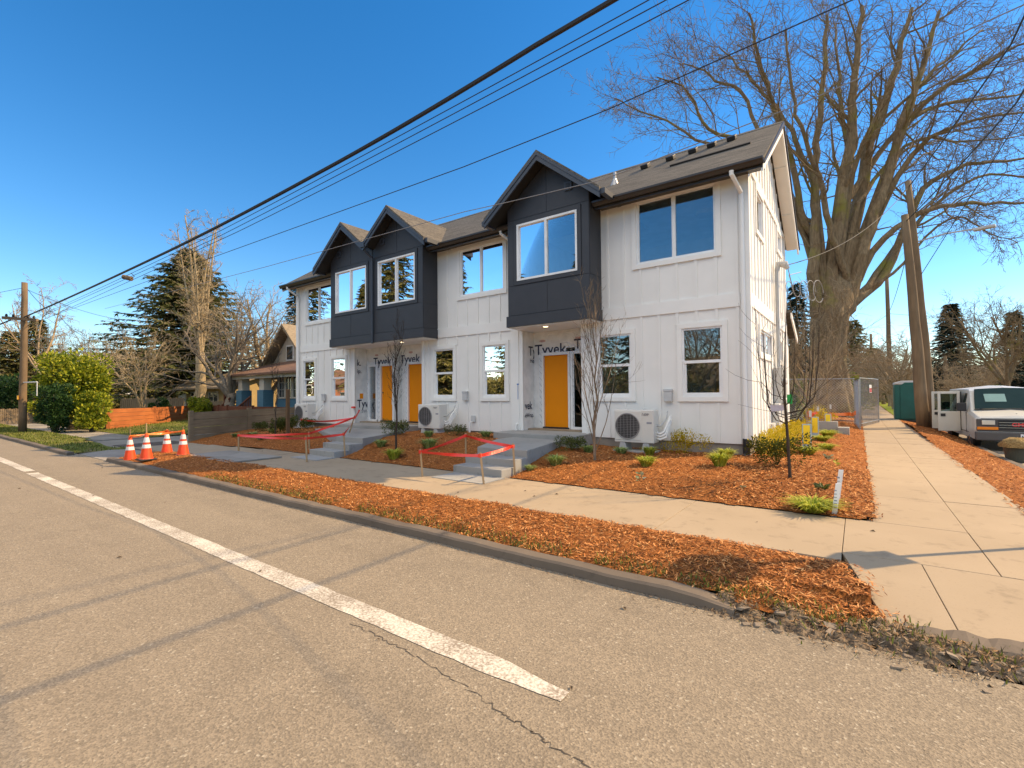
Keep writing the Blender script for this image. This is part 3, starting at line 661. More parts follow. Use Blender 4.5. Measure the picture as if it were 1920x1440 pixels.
# charcoal bays
PK = 7.43; SL = .80
def bay(x0, x1, wx0, wx1, left_end, right_end, vj, ventx):
    T = F(9.9); xc = (x0+x1)/2; zb, ze = 3.33, 6.10; top = PK-.16; wz0, wz1 = 4.47, 5.91
    m_ = MB()
    wall(m_, T, x0, x1, zb, 6.0, [(wx0, wx1, wz0, wz1)], .14)
    m_.prism([(x0, 6.0), (x1, 6.0), (x1, top-(x1-xc)*SL), (xc, top), (x0, top-(xc-x0)*SL)], 'y', 9.9, 11.6)
    m_.box(x0, x0+.12, 10.04, YF, zb, 6.0); m_.box(x1-.12, x1, 10.04, YF, zb, 6.0)
    # flat panels standing 8 mm proud, the joints between them stay dark
    gp_ = .007
    def pan(u0, u1, z0, z1): fbox(m_, T, u0+gp_, u1-gp_, .0, .009, z0+gp_, z1-gp_)
    pan(x0, vj, 3.60, 4.36); pan(vj, x1, 3.60, 4.36); pan(x0, wx0-.11, 4.36, 6.05); pan(wx1+.11, x1, 4.36, 6.05)
    for a, b in ((x0, vj), (vj, x1)):
        za, zb2 = top-abs(a-xc)*SL-.02, top-abs(b-xc)*SL-.02
        poly = [(a+gp_, 6.06), (b-gp_, 6.06), (b-gp_, zb2)]+([(xc, top-.02)] if a < xc < b else [])+[(a+gp_, za)]
        m_.prism(poly, 'y', 9.891, 9.905)
    for sx, xx in ((-1, x0), (1, x1)):
        for z0, z1 in ((3.60, 4.36), (4.36, 6.05)):
            a, b = (xx-.008, xx+.02) if sx < 0 else (xx-.02, xx+.008)
            m_.box(a, b, 9.9+gp_, YF-.01, z0+gp_, z1-gp_)
    bo = m_.build('bay', BLACK, HOUSE)
    t = MB(); fbox(t, T, x0-.04, x1+.04, .0, .035, zb-.02, 3.585)
    t.box(x1+.001, x1+.04, 9.9, YF-.035, zb-.02, 3.585); t.box(x0-.04, x0-.001, 9.9, YF-.035, zb-.02, 3.585)
    fbox(t, T, wx0-.10, wx1+.10, -.02, .028, wz1, wz1+.11); fbox(t, T, wx0-.10, wx1+.10, -.02, .028, wz0-.10, wz0)
    fbox(t, T, wx0-.10, wx0, -.02, .026, wz0, wz1); fbox(t, T, wx1, wx1+.10, -.02, .026, wz0, wz1)
    t.build('skirt_trim', BLACK, bo)
    fr = MB(); gl = MB(); f = .05; m = (wx0+wx1)/2
    fbox(fr, T, wx0, wx1, -.06, .034, wz1-f, wz1); fbox(fr, T, wx0, wx1, -.06, .036, wz0, wz0+f)
    fbox(fr, T, wx0, wx0+f, -.06, .032, wz0+f, wz1-f); fbox(fr, T, wx1-f, wx1, -.06, .032, wz0+f, wz1-f); fbox(fr, T, m-.03, m+.03, -.06, .03, wz0+f, wz1-f)
    fbox(gl, T, wx0+f, m-.03, -.034, -.028, wz0+f, wz1-f); fbox(gl, T, m+.03, wx1-f, -.022, -.016, wz0+f, wz1-f)
    w_ = fr.build('window_frame', VINYL, bo); gl.build('pane', GLASS, bo)
    v = MB(); fbox(v, T, ventx-.10, ventx+.10, .0, .045, 6.42, 6.62); v.build('vent', BLACKTRIM, bo)
    v = MB(); fbox(v, T, ventx-.055, ventx+.055, .045, .049, 6.46, 6.58); v.build('vent_opening', DARK, bo)
    # roof
    ov = .46; y0, y1 = 9.50, 12.6; r = MB(); fa = MB(); so_ = MB()
    for sgn, end in ((-1, left_end), (1, right_end)):
        xe = x0-ov if sgn < 0 else x1+ov
        if not end: xe = (x0 if sgn < 0 else x1)+sgn*.01
        zt = lambda x: PK-abs(x-xc)*SL
        r.prism([(xc, PK), (xe, zt(xe)), (xe, zt(xe)-.05), (xc, PK-.05)], 'y', y0-.025, y1)
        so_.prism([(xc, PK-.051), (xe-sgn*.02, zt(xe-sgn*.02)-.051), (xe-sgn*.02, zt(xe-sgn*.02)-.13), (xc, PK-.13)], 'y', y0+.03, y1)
        fa.prism([(xc, PK-.052), (xe, zt(xe)-.052), (xe, zt(xe)-.25), (xc, PK-.25)], 'y', y0-.012, y0+.028)
        fa.prism([(xc, PK-.053), (xe, zt(xe)-.053), (xe, zt(xe)-.13), (xc, PK-.13)], 'y', y0-.03, y0-.013)
        if end:
            e0, e1 = (xe-.11, xe+.01) if sgn < 0 else (xe-.01, xe+.11)
            fa.box(e0, e1, y0+.03, 10.5 if sgn > 0 else 10.6, zt(xe)-.16, zt(xe)-.04)
    ro = r.build('bay_roof', SHING, HOUSE); fa.build('fascia', BLACKTRIM, ro); so_.build('soffit', SOFDARK, ro)
bay(*BAYS[0], True, False, -13.97, -14.62); bay(*BAYS[1], False, True, -11.6, -12.28); bay(*BAYS[2], True, True, -6.10, -5.48)
# soffits under the bays with their downlights
sf = MB(); sf.box(-15.13, -10.45, 9.91, 11.02, 3.285, 3.325); sf.box(-7.28, -4.96, 9.91, 11.02, 3.285, 3.325); sf.build_each('bay_soffit', TRIM, HOUSE)
for x, y in ((-6.32, 10.15), (-11.75, 10.2)):
    d = MB(); d.lathe((x, y, 3.275), [(.085, 0), (.085, .012)], 20); dl = d.build('downlight', VINYL, HOUSE)
    d = MB(); d.lathe((x, y, 3.271), [(.06, 0), (.06, .006)], 20); d.build('bulb', emit('warm_lamp', (1, .78, .45), 3.0), dl)
# entry recesses
YR = 11.0
DOORS = [(-13.74, -13.04), (-12.32, -11.63), (-6.91, -6.15)]; SIDEL = [(-14.42, -14.03), (-6.02, -5.62)]
Tr = F(YR); WRAPS = []; rr = random.Random(5)
for a, b in REC:
    rc = MB(); ops = [(p, q) for p, q in DOORS+SIDEL if a < p < b]
    wall(rc, Tr, a-.02, b+.02, .54, 3.29, [(p-.05, q+.05, .60, 2.67) for p, q in ops], .12)
    rc.box(a-.10, a, YF+.165, YR-.002, .54, 3.29); rc.box(b, b+.10, YF+.165, YR-.002, .54, 3.29)
    rc.box(a-.02, a+.008, YF+.01, YR-.004, .56, 3.28); rc.box(b-.008, b+.02, YF+.01, YR-.004, .56, 3.28)
    for _ in range(30):               # wrinkles
        x, z = rr.uniform(a+.1, b-.4), rr.uniform(2.74, 3.22); l = rr.uniform(.1, .6); h = rr.uniform(.004, .010); dz_ = rr.uniform(-.05, .05)
        rc.add([Tr(x, .0, z-.012), Tr(x, h, z), Tr(x, .0, z+.012), Tr(min(x+l, b-.03), .0, z-.01+dz_), Tr(min(x+l, b-.03), h*.6, z+dz_), Tr(min(x+l, b-.03), .0, z+.01+dz_)], [(0, 1, 4, 3), (1, 2, 5, 4)])
    wr = rc.build('house_wrap', WRAP, HOUSE); WRAPS.append(wr)
    for p, q in ops:
        tp = MB(); fbox(tp, Tr, p-.16, p-.06, 0, .0025, .62, 2.86); fbox(tp, Tr, q+.06, q+.16, 0, .0035, .62, 2.86); fbox(tp, Tr, p-.2, q+.2, 0, .0045, 2.705, 2.80); tp.build_each('seam_tape', WRAPTAPE, wr)
        for x0 in (p-.15, q+.07):
            st = MB(); z = .75
            while z < 2.7:
                st.add([Tr(x0, .006, z+.10), Tr(x0, .006, z+.115), Tr(x0+.08, .006, z+.015), Tr(x0+.08, .006, z)], [(0, 1, 2, 3)]); z += .17
            st.build('tape_print', INKG, wr)
WL, WRT = WRAPS
def lettering(txt, size, T, u, z, mat_, parent, name='lettering', bold=.012, n=.012, sx=1.0):
    cu = bpy.data.curves.new('txt', 'FONT'); cu.body = txt; cu.size = size; cu.offset = bold*size; cu.extrude = 0; cu.resolution_u = 3
    ob = bpy.data.objects.new('txt', cu); COL.objects.link(ob)
    dg = bpy.context.evaluated_depsgraph_get(); me = bpy.data.meshes.new_from_object(ob.evaluated_get(dg))
    bpy.data.objects.remove(ob); bpy.data.curves.remove(cu)
    m_ = MB(); m_.add([T(u+v.co.x*sx, n, z+v.co.y) for v in me.vertices], [tuple(p.vertices) for p in me.polygons])
    bpy.data.meshes.remove(me)
    return m_.build(name, mat_, parent)
def TL(x): return lambda u, n, z: (x+.01+n, u, z)      # on the return wall facing +X
lettering('Tyvek', .40, Tr, -7.20, 2.66, INK, WRT); lettering('Ty', .36, Tr, -5.98, 2.76, INK, WRT)
lettering('Ho', .17, TL(-7.25), 10.78, 2.44, INK, WRT); lettering('Ty', .36, TL(-7.25), 10.72, 2.64, INK, WRT)
lettering('vek', .30, TL(-7.25), 10.53, 1.18, INK, WRT, sx=.8); lettering('eWrap.', .17, TL(-7.25), 10.53, .96, INK, WRT, sx=.8)
lettering('Tyvek', .40, Tr, -14.18, 2.665, INK, WL); lettering('Tyvek', .40, Tr, -12.75, 2.68, INK, WL)
lettering('k.', .32, TL(-14.57), 10.55, 2.66, INK, WL, sx=.8); lettering('ip.', .20, TL(-14.57), 10.56, 2.40, INK, WL); lettering('Tyv', .40, TL(-14.57), 10.56, 1.16, INK, WL, sx=.8)
lettering('SW', .16, TL(-14.57), 10.74, .96, INKG, WL); lettering('on', .18, Tr, -12.82, 2.42, INK, WL)
for T, u, w_ in ((Tr, -6.95, WRT), (Tr, -5.85, WRT), (Tr, -14.0, WL), (Tr, -12.2, WL)):
    ov_ = MB()
    for i in range(9):
        q = i/9*pi*2; ov_.add([T(u+.10*cos(q), .012, 3.03+.035*sin(q)), T(u+.10*cos(q+.7), .012, 3.03+.035*sin(q+.7)), T(u+.085*cos(q+.7), .012, 3.03+.025*sin(q+.7)), T(u+.085*cos(q), .012, 3.03+.025*sin(q))], [(0, 1, 2, 3)])
    fbox(ov_, T, u-.06, u+.06, .010, .0125, 3.02, 3.04); ov_.build('printed_oval', INKR, w_)
o_ = MB(); o_.box(-14.562, -14.556, 10.68, 10.82, 1.47, 1.66); o_.build('paint_sample', DOORM, WL)
for i, (p, q) in enumerate(DOORS):
    fr = MB(); fbox(fr, Tr, p-.055, p, -.10, .045, .64, 2.625); fbox(fr, Tr, q, q+.055, -.10, .045, .64, 2.625); fbox(fr, Tr, p-.055, q+.055, -.10, .048, 2.625, 2.70)
    df = fr.build('door_frame', TRIM, HOUSE)
    d = MB(); fbox(d, Tr, p+.004, q-.004, -.06, -.015, .70, 2.62); dd = d.build('door', DOORM, HOUSE, bevel=.004)
    d = MB(); fbox(d, Tr, p-.03, q+.03, -.08, .055, .645, .698); d.build('threshold', DARK, HOUSE)
    if i == 0:
        d = MB(); d.tube([Tr(q-.09, -.015, 1.25), Tr(q-.09, .05, 1.27), Tr(q-.09, .05, 1.48), Tr(q-.09, -.015, 1.50)], .011); d.build('handle', LGREY, dd)
        d = MB(); d.lathe(Tr(p+.06, .0, 1.68), [(.025, -.0), (.025, .02)], 12, axis='y'); d.build('lock', DARK, dd)
for p, q in SIDEL:
    fr = MB(); fbox(fr, Tr, p-.06, p, -.1, .04, .64, 2.63); fbox(fr, Tr, q, q+.06, -.1, .04, .64, 2.63); fbox(fr, Tr, p-.06, q+.06, -.1, .042, 2.63, 2.70); fbox(fr, Tr, p-.06, q+.06, -.1, .042, .62, .72)
    sl_ = fr.build('sidelight', VINYL, HOUSE); gl = MB(); fbox(gl, Tr, p, q, -.04, -.033, .72, 2.63); gl.build('pane', (MATS.get('frosted_glass') or glass('frosted_glass', (.42, .52, .50), .0, 1.25)), sl_)
# main roof
RX0, RX1 = -18.85, -1.38; RY, RZ = 13.4, 8.27; EZ = 6.08; EY = 10.12; BY = 16.8; BZ = 6.02
rf = MB()
rf.prism([(EY, EZ), (RY, RZ), (BY, BZ), (BY, BZ-.07), (RY, RZ-.07), (EY, EZ-.07)], 'x', RX0, RX1)
ROOF = rf.build('roof', SHING, HOUSE)
rc_ = MB()
x = RX0
while x < RX1-.05:
    rc_.prism([(RY-.15, RZ-.085), (RY, RZ+.022), (RY+.15, RZ-.085), (RY+.15, RZ-.105), (RY-.15, RZ-.105)], 'x', x, min(x+.235, RX1+.005)); x += .24
rc_.build('ridge_cap', SHING, ROOF)
# sloping deck under shingles: white rake soffit and bargeboards
sl2 = (RZ-EZ)/(RY-EY)
for xa, xb in ((XS+.04, RX1-.045), (RX0+.045, XL-.03)):
    rk = MB(); rk.prism([(EY+.06, EZ-.075+.04), (RY, RZ-.075), (BY-.06, BZ-.075+.04), (BY-.06, BZ-.12), (RY, RZ-.14), (EY+.06, EZ-.10)], 'x', xa, xb)
    for y in (11.6, 12.9, 14.3, 15.6):
        z = RZ-abs(y-RY)*sl2-.16; rk.box(xa+.005, xb-.005, y-.012, y+.012, z-.012, z+.03)
    rk.build('rake_soffit', TRIM, ROOF)
for xa in (RX1-.044, RX0+.004):
    bg = MB(); bg.prism([(EY, EZ-.072), (RY, RZ-.072), (BY, BZ-.072), (BY, BZ-.27), (RY, RZ-.27), (EY, EZ-.27)], 'x', xa, xa+.04); bg.build('bargeboard', TRIM, ROOF)
dr = MB(); dr.prism([(EY-.02, EZ+.005-.08), (RY, RZ+.005), (BY+.02, BZ-.08), (BY+.02, BZ-.14), (RY, RZ-.115), (EY-.02, EZ-.14)], 'x', RX1-.002, RX1+.028); dr.build('drip_edge', GUTTER, ROOF)
for a, b in ((-4.93, RX1+.01), (-10.42, -7.32), (RX0, -15.18)):
    gt = MB()
    prof = [(EY-.02, EZ-.03), (EY-.02, EZ-.14), (EY-.09, EZ-.155), (EY-.125, EZ-.10), (EY-.15, EZ-.075), (EY-.15, EZ-.035), (EY-.138, EZ-.035), (EY-.12, EZ-.07), (EY-.08, EZ-.13), (EY-.035, EZ-.12), (EY-.035, EZ-.03)]
    gt.prism(prof, 'x', a, b); gt.box(a+.001, b-.03, EY-.019, EY+.02, EZ-.20, EZ-.08)
    gt.box(a+.03, b-.03, EY+.021, YF-.03, EZ-.115, EZ-.075)
    gt.build('gutter', GUTTER, HOUSE)
def spout(pts, mat_, w_=.04):
    m_ = MB(); m_.tube(pts, w_, 8); return m_.build('downspout', mat_, HOUSE)
dsx = XS-.09
spout([(dsx-.1, 10.02, 5.93), (dsx-.1, 10.03, 5.86), (dsx-.05, 10.2, 5.74), (dsx, 10.41, 5.60), (dsx, 10.425, 5.5), (dsx, 10.425, .62)], TRIM, .043)
sb = MB(); sb.tube([(dsx, 10.425, .66), (dsx, 10.425, .36), (dsx-.03, 10.38, .30)], .062, 10); sb.build('downspout_boot', DARK, HOUSE)
spout([(-7.62, 10.02, 5.93), (-7.62, 10.03, 5.86), (-7.5, 10.2, 5.74), (-7.36, 10.41, 5.64), (-7.36, 10.43, 5.5), (-7.36, 10.43, 3.4)], TRIM, .04)
spout([(-18.3, 10.02, 5.93), (-18.3, 10.03, 5.86), (-18.26, 10.2, 5.74), (-18.2, 10.41, 5.6), (-18.2, 10.43, 5.5), (-18.2, 10.43, .55)], TRIM, .04)
spout([(-12.78, 9.55, 6.36), (-12.78, 9.58, 6.25), (-12.76, 9.82, 6.08), (-12.76, 9.84, 5.98), (-12.76, 9.84, 3.28)], BLACKTRIM, .04)
hd = MB(); hd.box(-12.88, -12.68, 9.46, 9.62, 6.34, 6.52); hd.build('gutter_box', BLACKTRIM, HOUSE)
# roof vents and pipes
def roofpt(x, y): return (x, y, RZ-abs(y-RY)*sl2)
for x, y in ((-5.05, 11.6), (-8.75, 11.9), (-8.35, 11.7), (-7.95, 12.2)):
    v = MB(); p = roofpt(x, y); v.tube([(x, y, p[2]-.05), (x, y, p[2]+.30)], .04, 10); pp = v.build('vent_pipe', METAL, ROOF)
    v = MB(); v.lathe((x, y, p[2]-.08), [(.13, 0), (.06, .16), (.05, .2)], 12); v.build('flashing', METAL, pp)
for x, y in ((-4.55, 12.5), (-3.9, 12.6), (-3.35, 12.7), (-2.9, 12.75), (-2.45, 12.85), (-8.1, 12.9)):
    p = roofpt(x, y); v = MB(); v.obox((x, y, p[2]+.07), (.10, 0, 0), (0, .11, .07), (0, -.028, .042)); v.build('roof_vent', DARK, ROOF, bevel=.012)
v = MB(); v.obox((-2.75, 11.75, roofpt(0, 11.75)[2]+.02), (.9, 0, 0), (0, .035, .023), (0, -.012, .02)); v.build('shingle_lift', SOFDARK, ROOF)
# lower rear wing roof
lw = MB(); lw.prism([(YB-.0, 4.02), (18.0, 3.38), (18.0, 3.32), (YB, 3.95)], 'x', -7.1, XS+.18); lr = lw.build('porch_roof', SHING, HOUSE)
lw = MB(); lw.prism([(YB, 3.945), (18.0, 3.315), (18.0, 3.15), (YB, 3.78)], 'x', XS+.14, XS+.176); lw.build('bargeboard', TRIM, lr)
# service equipment on the side wall
sv = MB(); sv.tube([(XS+.09, 13.95, 1.9), (XS+.09, 13.95, 4.75)], .045, 10); sv.tube([(XS+.09, 13.95, 4.7), (XS+.12, 13.97, 4.88), (XS+.28, 14.0, 4.86), (XS+.34, 14.02, 4.74)], [.05, .09, .10, .05], 10); sv.build('service_mast', GREYBOX, HOUSE)
sv = MB(); sv.box(XS+.02, XS+.19, 13.55, 14.15, .95, 2.2); sv.box(XS+.02, XS+.17, 14.2, 14.75, 1.1, 2.2); mp = sv.build('meter_cabinet', GREYBOX, HOUSE, bevel=.012)
for y in (13.72, 13.98):
    for z in (1.35, 1.85):
        v = MB(); v.lathe((XS+.19, y, z), [(.085, 0), (.085, .05), (.06, .09)], 14, axis='x'); v.build('meter', LGREY, mp)
sv = MB(); sv.box(XS+.03, XS+.17, 13.2, 13.55, .78, 1.3); sv.build('junction_box', LGREY, HOUSE, bevel=.01)
cw = MB(); rr = random.Random(9)
for k in range(5):
    c = (XS+.30+.1*k, 14.6+.25*k, 4.35); r_ = .22+.04*k
    cw.tube([(c[0]+.25*r_*cos(q)+.05*k, c[1]+r_*cos(q), c[2]+r_*.8*sin(q)) for q in frange(0, 2*pi*.92, 18)], .010, 5)
cw.tube([(XS+.34, 14.02, 4.74), (XS+.4, 14.4, 4.3), (XS+.3, 14.6, 4.7), (XS+.5, 15.6, 4.95)], .011, 5); cw.build('cable_coil', WIREG, HOUSE)
for (y, z) in ((12.75, .62), (12.95, .62), (13.4, .55)):
    v = MB(); v.tube([(XS+.02, y, z+.2), (XS+.10, y, z+.22), (XS+.12, y, z-.28)], .022, 8); v.build('drain_pipe', TRIM, HOUSE)
for x0, y0 in ((-17.3+1.42, 1),):
    pass
for u, z in ((-16.45, 1.52), (-9.28, 1.55), (-3.37, 1.53)):
    v = MB(); fbox(v, Tf, u-.085, u+.085, .018, .10, z-.13, z+.13); fbox(v, Tf, u-.095, u+.095, .016, .11, z+.09, z+.14); v.build('disconnect_box', LGREY, HOUSE, bevel=.006)
v = MB(); fbox(v, Tf, -9.08, -8.93, .018, .05, .80, .98); v.build('outlet_cover', LGREY, HOUSE, bevel=.006)
for x in (-7.42, -5.3, -14.85, -9.05):
    v = MB(); v.tube([(x, 10.36, .78), (x, 10.36, .50)], .03, 8); v.tube([(x, 10.36, .78), (x, 10.47, .80)], .02, 6); v.build('hose_bib', TRIM, HOUSE)
v = MB(); fbox(v, Tf, -7.40, -7.385, .065, .068, 1.45, 1.86); fbox(v, Tf, -7.425, -7.36, .065, .0685, 1.84, 1.87); v.build('blue_tape', mat('blue_tape', (.05, .16, .45), .5), HOUSE)
# landings, paths and steps
def path(name, label, polys, steps):
    t = thing(name, label, 'steps', (polys[0][0][0][0], polys[0][0][0][1], .1))
    for i, (poly, z, nm) in enumerate(polys):
        m_ = MB(); m_.prism(poly, 'z', -.1, z); m_.build(nm, CONC_N, t, bevel=.012)
    for (x0, x1, y0, y1, z) in steps:
        m_ = MB(); m_.box(x0, x1, y0, y1, -.1, z); m_.build('step', CONC_N, t, bevel=.01)
path('entry_steps', 'new grey concrete steps and path up to the single orange door', [([(-7.55, 9.55), (-5.2, 9.55), (-5.2, 10.99), (-7.24, 10.99), (-7.24, 10.42), (-7.55, 10.42)], .625, 'landing'), ([(-6.28, 7.42), (-5.06, 7.42), (-5.55, 9.54), (-6.95, 9.54), (-6.95, 8.9)], .53, 'path')],
     [(-6.2, -5.06, 6.62, 7.018, .27), (-6.25, -5.06, 7.02, 7.418, .40)])
path('entry_steps', 'new grey concrete steps and wide path up to the paired orange doors', [([(-14.5, 9.60), (-11.2, 9.60), (-11.2, 10.99), (-14.5, 10.99)], .625, 'landing'), ([(-11.15, 7.42), (-10.0, 7.42), (-10.9, 9.59), (-14.2, 9.59), (-14.2, 8.7)], .53, 'path')],
     [(-11.05, -10.0, 6.62, 7.018, .27), (-11.1, -10.0, 7.02, 7.418, .40)])
fs2 = MB(); fs2.box(-6.15, -4.98, 6.0, 6.615, -.2, .142); fs2.box(-11.0, -9.92, 6.1, 6.615, -.2, .142); struct(fs2, 'walk_pad', CONC_N)

# ------------------------------------------------------------------ heat pumps
def heat_pump(loc, label):
    t = thing('heat_pump', label, 'heat pump', loc, 'heat pumps along the front wall')
    X, Y, Z = loc; W_, D_, H_ = .88, .33, .70; z0 = Z+.19
    m_ = MB(); m_.box(X, X+W_, Y, Y+D_, z0, z0+H_); m_.build('case', ACW, t, bevel=.014)
    m_ = MB(); m_.box(X+.02, X+W_-.27, Y-.008, Y+.02, z0+.05, z0+H_-.03); p_ = m_.build('front_panel', ACW, t, bevel=.006)
    cx, cz, r_ = X+.305, z0+H_*.5, .272
    m_ = MB(); m_.lathe((cx, Y-.0125, cz), [(r_-.012, 0), (r_-.012, .003)], 40, axis='y'); m_.build('fan_opening', FAN, t)
    g_ = MB(); ring = [(cx+r_*cos(q), Y-.014, cz+r_*sin(q)) for q in frange(0, 2*pi, 40)]; g_.tube(ring, .013, 6)
    for k in range(-7, 8):
        z = k*.036; hw = sqrt(max(0, r_*r_-z*z)); g_.box(cx-hw, cx+hw, Y-.020, Y-.016, cz+z-.0022, cz+z+.0022)
    for k in range(-3, 4):
        x = k*.075; hw = sqrt(max(0, r_*r_-x*x)); g_.box(cx+x-.0025, cx+x+.0025, Y-.025, Y-.0205, cz-hw, cz+hw)
    g_.build('fan_grille', GRILLE, t)
    lg = MB(); lx, lz = X+W_-.25, z0+H_-.115
    for a, b in ((0, .028), (-.016, 0), (.016, 0)):
        lg.add([(lx+.02+a, Y-.004, lz+b), (lx+.02+a+.009, Y-.004, lz+b+.013), (lx+.02+a, Y-.004, lz+b+.026), (lx+.02+a-.009, Y-.004, lz+b+.013)], [(0, 1, 2, 3)])
    lg.build('emblem', INK, t)
    TA = lambda u, n, z: (u, Y-n, z)
    lettering('MITSUBISHI', .034, TA, lx+.05, lz+.022, INK, t, bold=.02, n=.004, sx=.62); lettering('ELECTRIC', .028, TA, lx+.05, lz-.006, INK, t, bold=.02, n=.004, sx=.7)
    s_ = MB(); s_.box(lx+.10, lx+.21, Y-.003, Y+.0, z0+H_-.29, z0+H_-.25); s_.build('badge', INKG, t)
    for x in (X+.12, X+W_-.24):
        f_ = MB(); f_.prism([(x, z0-.005), (x+.12, z0-.005), (x+.16, Z), (x-.04, Z)], 'y', Y+.01, Y+D_-.01); f_.build('foot', GREYBOX, t, bevel=.008)
    b_ = MB(); b_.box(X-.03, X+W_+.03, Y-.06, Y+D_+.02, Z-.10, Z+.02); b_.build('base_pad', CONC_N, t, bevel=.01)
    rr = random.Random(2)
    for k in range(3):
        m_ = MB(); z = z0+.22-.06*k; m_.tube([(X+W_-.01, Y+.2, z), (X+W_+.07, Y+.2, z-.03), (X+W_+.14+.02*k, Y+.25, z+.02), (X+W_+.19, Y+.33, z+.20-.02*k), (X+W_+.20, Y+.50, z+.34)], .026, 8); m_.build('refrigerant_hose', TRIM, t, smooth=True)
    m_ = MB(); m_.tube([(X+W_-.01, Y+.18, z0+.36), (X+W_+.07, Y+.24, z0+.36), (X+W_+.13, Y+.45, z0+.52), (X+W_+.12, Y+.535, z0+.66)], .014, 8); m_.build('conduit', GREYBOX, t, smooth=True)
    return t
heat_pump((-4.37, 9.84, .335), 'large beige heat pump with round fan grille at the right end of the front wall')
heat_pump((-10.62, 9.84, .42), 'beige heat pump with round fan grille just right of the second orange door')
heat_pump((-17.42, 9.84, .40), 'beige heat pump with round fan grille at the far left end of the front wall')

# ------------------------------------------------------------------ small plants
def tuft_mesh(name, n, h, r, mat_, seed, wd=.006, flare=1.0):
    m_ = MB(); q = random.Random(seed)
    for _ in range(n):
        a = q.uniform(0, 2*pi); rad = r*.35*sqrt(q.random()); b = Vector((rad*cos(a), rad*sin(a), 0)); a += q.uniform(-.5, .5)
        hh = h*q.uniform(.6, 1.05); l = r*flare*q.uniform(.3, 1.0); u = Vector((-sin(a), cos(a), 0))*wd
        m1 = b+Vector((cos(a)*l*.4, sin(a)*l*.4, hh*.75)); m2 = b+Vector((cos(a)*l, sin(a)*l, hh*q.uniform(.6, 1.0)))
        m_.add([b-u, b+u, m1+u, m1-u, m2], [(0, 1, 2, 3), (3, 2, 4)])
    return m_.build(name, mat_)
def shrub_mesh(name, n, h, r, mat_, seed, leaf=.03, clumps=10):
    m_ = MB(); q = random.Random(seed)
    cs = [(q.gauss(0, r*.45), q.gauss(0, r*.45), h*q.uniform(.25, .85), q.uniform(.25, .5)*r) for _ in range(clumps)]
    for _ in range(n):
        c = q.choice(cs); v = Vector((q.gauss(0, 1), q.gauss(0, 1), q.gauss(0, .9))).normalized()*c[3]*q.uniform(.5, 1.1)
        p = Vector(c[:3])+v
        if p.z < .01: p.z = q.uniform(.01, .1)
        d = (v.normalized()+Vector((q.uniform(-.7, .7), q.uniform(-.7, .7), q.uniform(0, 1.0)))).normalized(); s = leaf*q.uniform(.6, 1.5)
        u = d.orthogonal().normalized()*s*.3; m_.add([p-u*.5, p+d*s*.5-u, p+d*s, p+d*s*.5+u], [(0, 1, 2, 3)])
    for _ in range(9):
        a = q.uniform(0, 6.28); m_.tube([(0, 0, -.02), (r*.3*cos(a), r*.3*sin(a), h*.4), (r*.6*cos(a), r*.6*sin(a), h*.8)], .005, 3)
    return m_.build(name, mat_)
TF = [tuft_mesh('grass_tuft', 260, .17, .17, TUFT, 1), tuft_mesh('grass_tuft', 220, .13, .15, TUFTB, 2), tuft_mesh('grass_tuft', 320, .14, .24, TUFT, 3, flare=1.2)]
used = {}
def plant(proto, x, y, label, group, s=1.0, cat='plant', z=None):
    zz = (bed_z(x, y) if z is None else z)-.01
    o = proto if proto.name not in used else dup(proto, (0, 0, 0)); used[proto.name] = 1; used[o.name] = 1
    s *= 1.3 if group == GT else 1
    o.location = (x, y, zz); o.scale = (s, s, s*random.Random(int(x*100)).uniform(.9, 1.15)); o.rotation_euler = (0, 0, x*7 % 6.28)
    tag(o, label, cat, group); return o
GT = 'grass tufts planted in the mulch'
for pr, x, y, s, lb in [
 (1, -4.04, 9.41, 1.1, 'pale green grass tuft under the left foot of the large heat pump'), (0, -3.46, 9.49, .9, 'small green grass tuft under the right foot of the large heat pump'),
 (0, -3.09, 8.3, 1.0, 'sunlit yellow green tuft in open mulch before the large heat pump'), (0, -2.06, 9.73, 1.0, 'yellow green tuft tilted near the right corner of the house front'),
 (0, -1.95, 8.72, 1.1, 'bright yellow green tuft in open mulch below the right corner of the house'), (2, -.47, 6.81, 1.0, 'broad bright tuft beside the two white plant tags at the street corner'),
 (2, -.88, 11.5, 1.0, 'bright tuft at the foot of the nearest yellow trunk guard'), (2, -.62, 13.0, .8, 'bright tuft just behind the nearest yellow trunk guard'), (2, -.80, 14.74, .95, 'bright tuft before the middle yellow trunk guard'),
 (2, -.74, 16.36, .95, 'bright tuft right of the middle yellow trunk guard'), (2, -.76, 17.4, .8, 'bright tuft at the foot of the farthest yellow trunk guard'),
 (1, -4.72, 9.25, 1.0, 'low green tuft left of the pale sapling below the house wall'), (1, -4.62, 7.72, 1.25, 'pale green tuft between the right steps and the pale sapling'), (1, -4.85, 7.2, .7, 'tiny sparse tuft beside the right steps'),
 (1, -9.51, 7.59, 1.15, 'round pale tuft left of the dark columnar sapling'), (0, -8.28, 6.95, 1.15, 'green tuft low on the mulch slope near the middle walk'),
 (1, -9.21, 8.9, 1.0, 'green tuft below the middle heat pump'), (1, -7.99, 7.73, 1.4, 'large pale tuft right of the dark columnar sapling'), (1, -7.75, 9.5, 1.1, 'pale tuft under the window left of the single orange door'),
 (1, -16.03, 8.26, 1.1, 'round pale tuft in shade near the weathered board wall'), (1, -15.92, 7.56, 1.2, 'pale tuft low on the shaded slope beside the board wall'), (1, -17.2, 7.6, .9, 'small pale tuft closest to the weathered board wall'), (1, -14.9, 7.3, .8, 'small tuft in front of the staked left sapling')]:
    plant(TF[pr], x, y, lb, GT, s)
GS = 'golden feathery shrubs along the side wall'
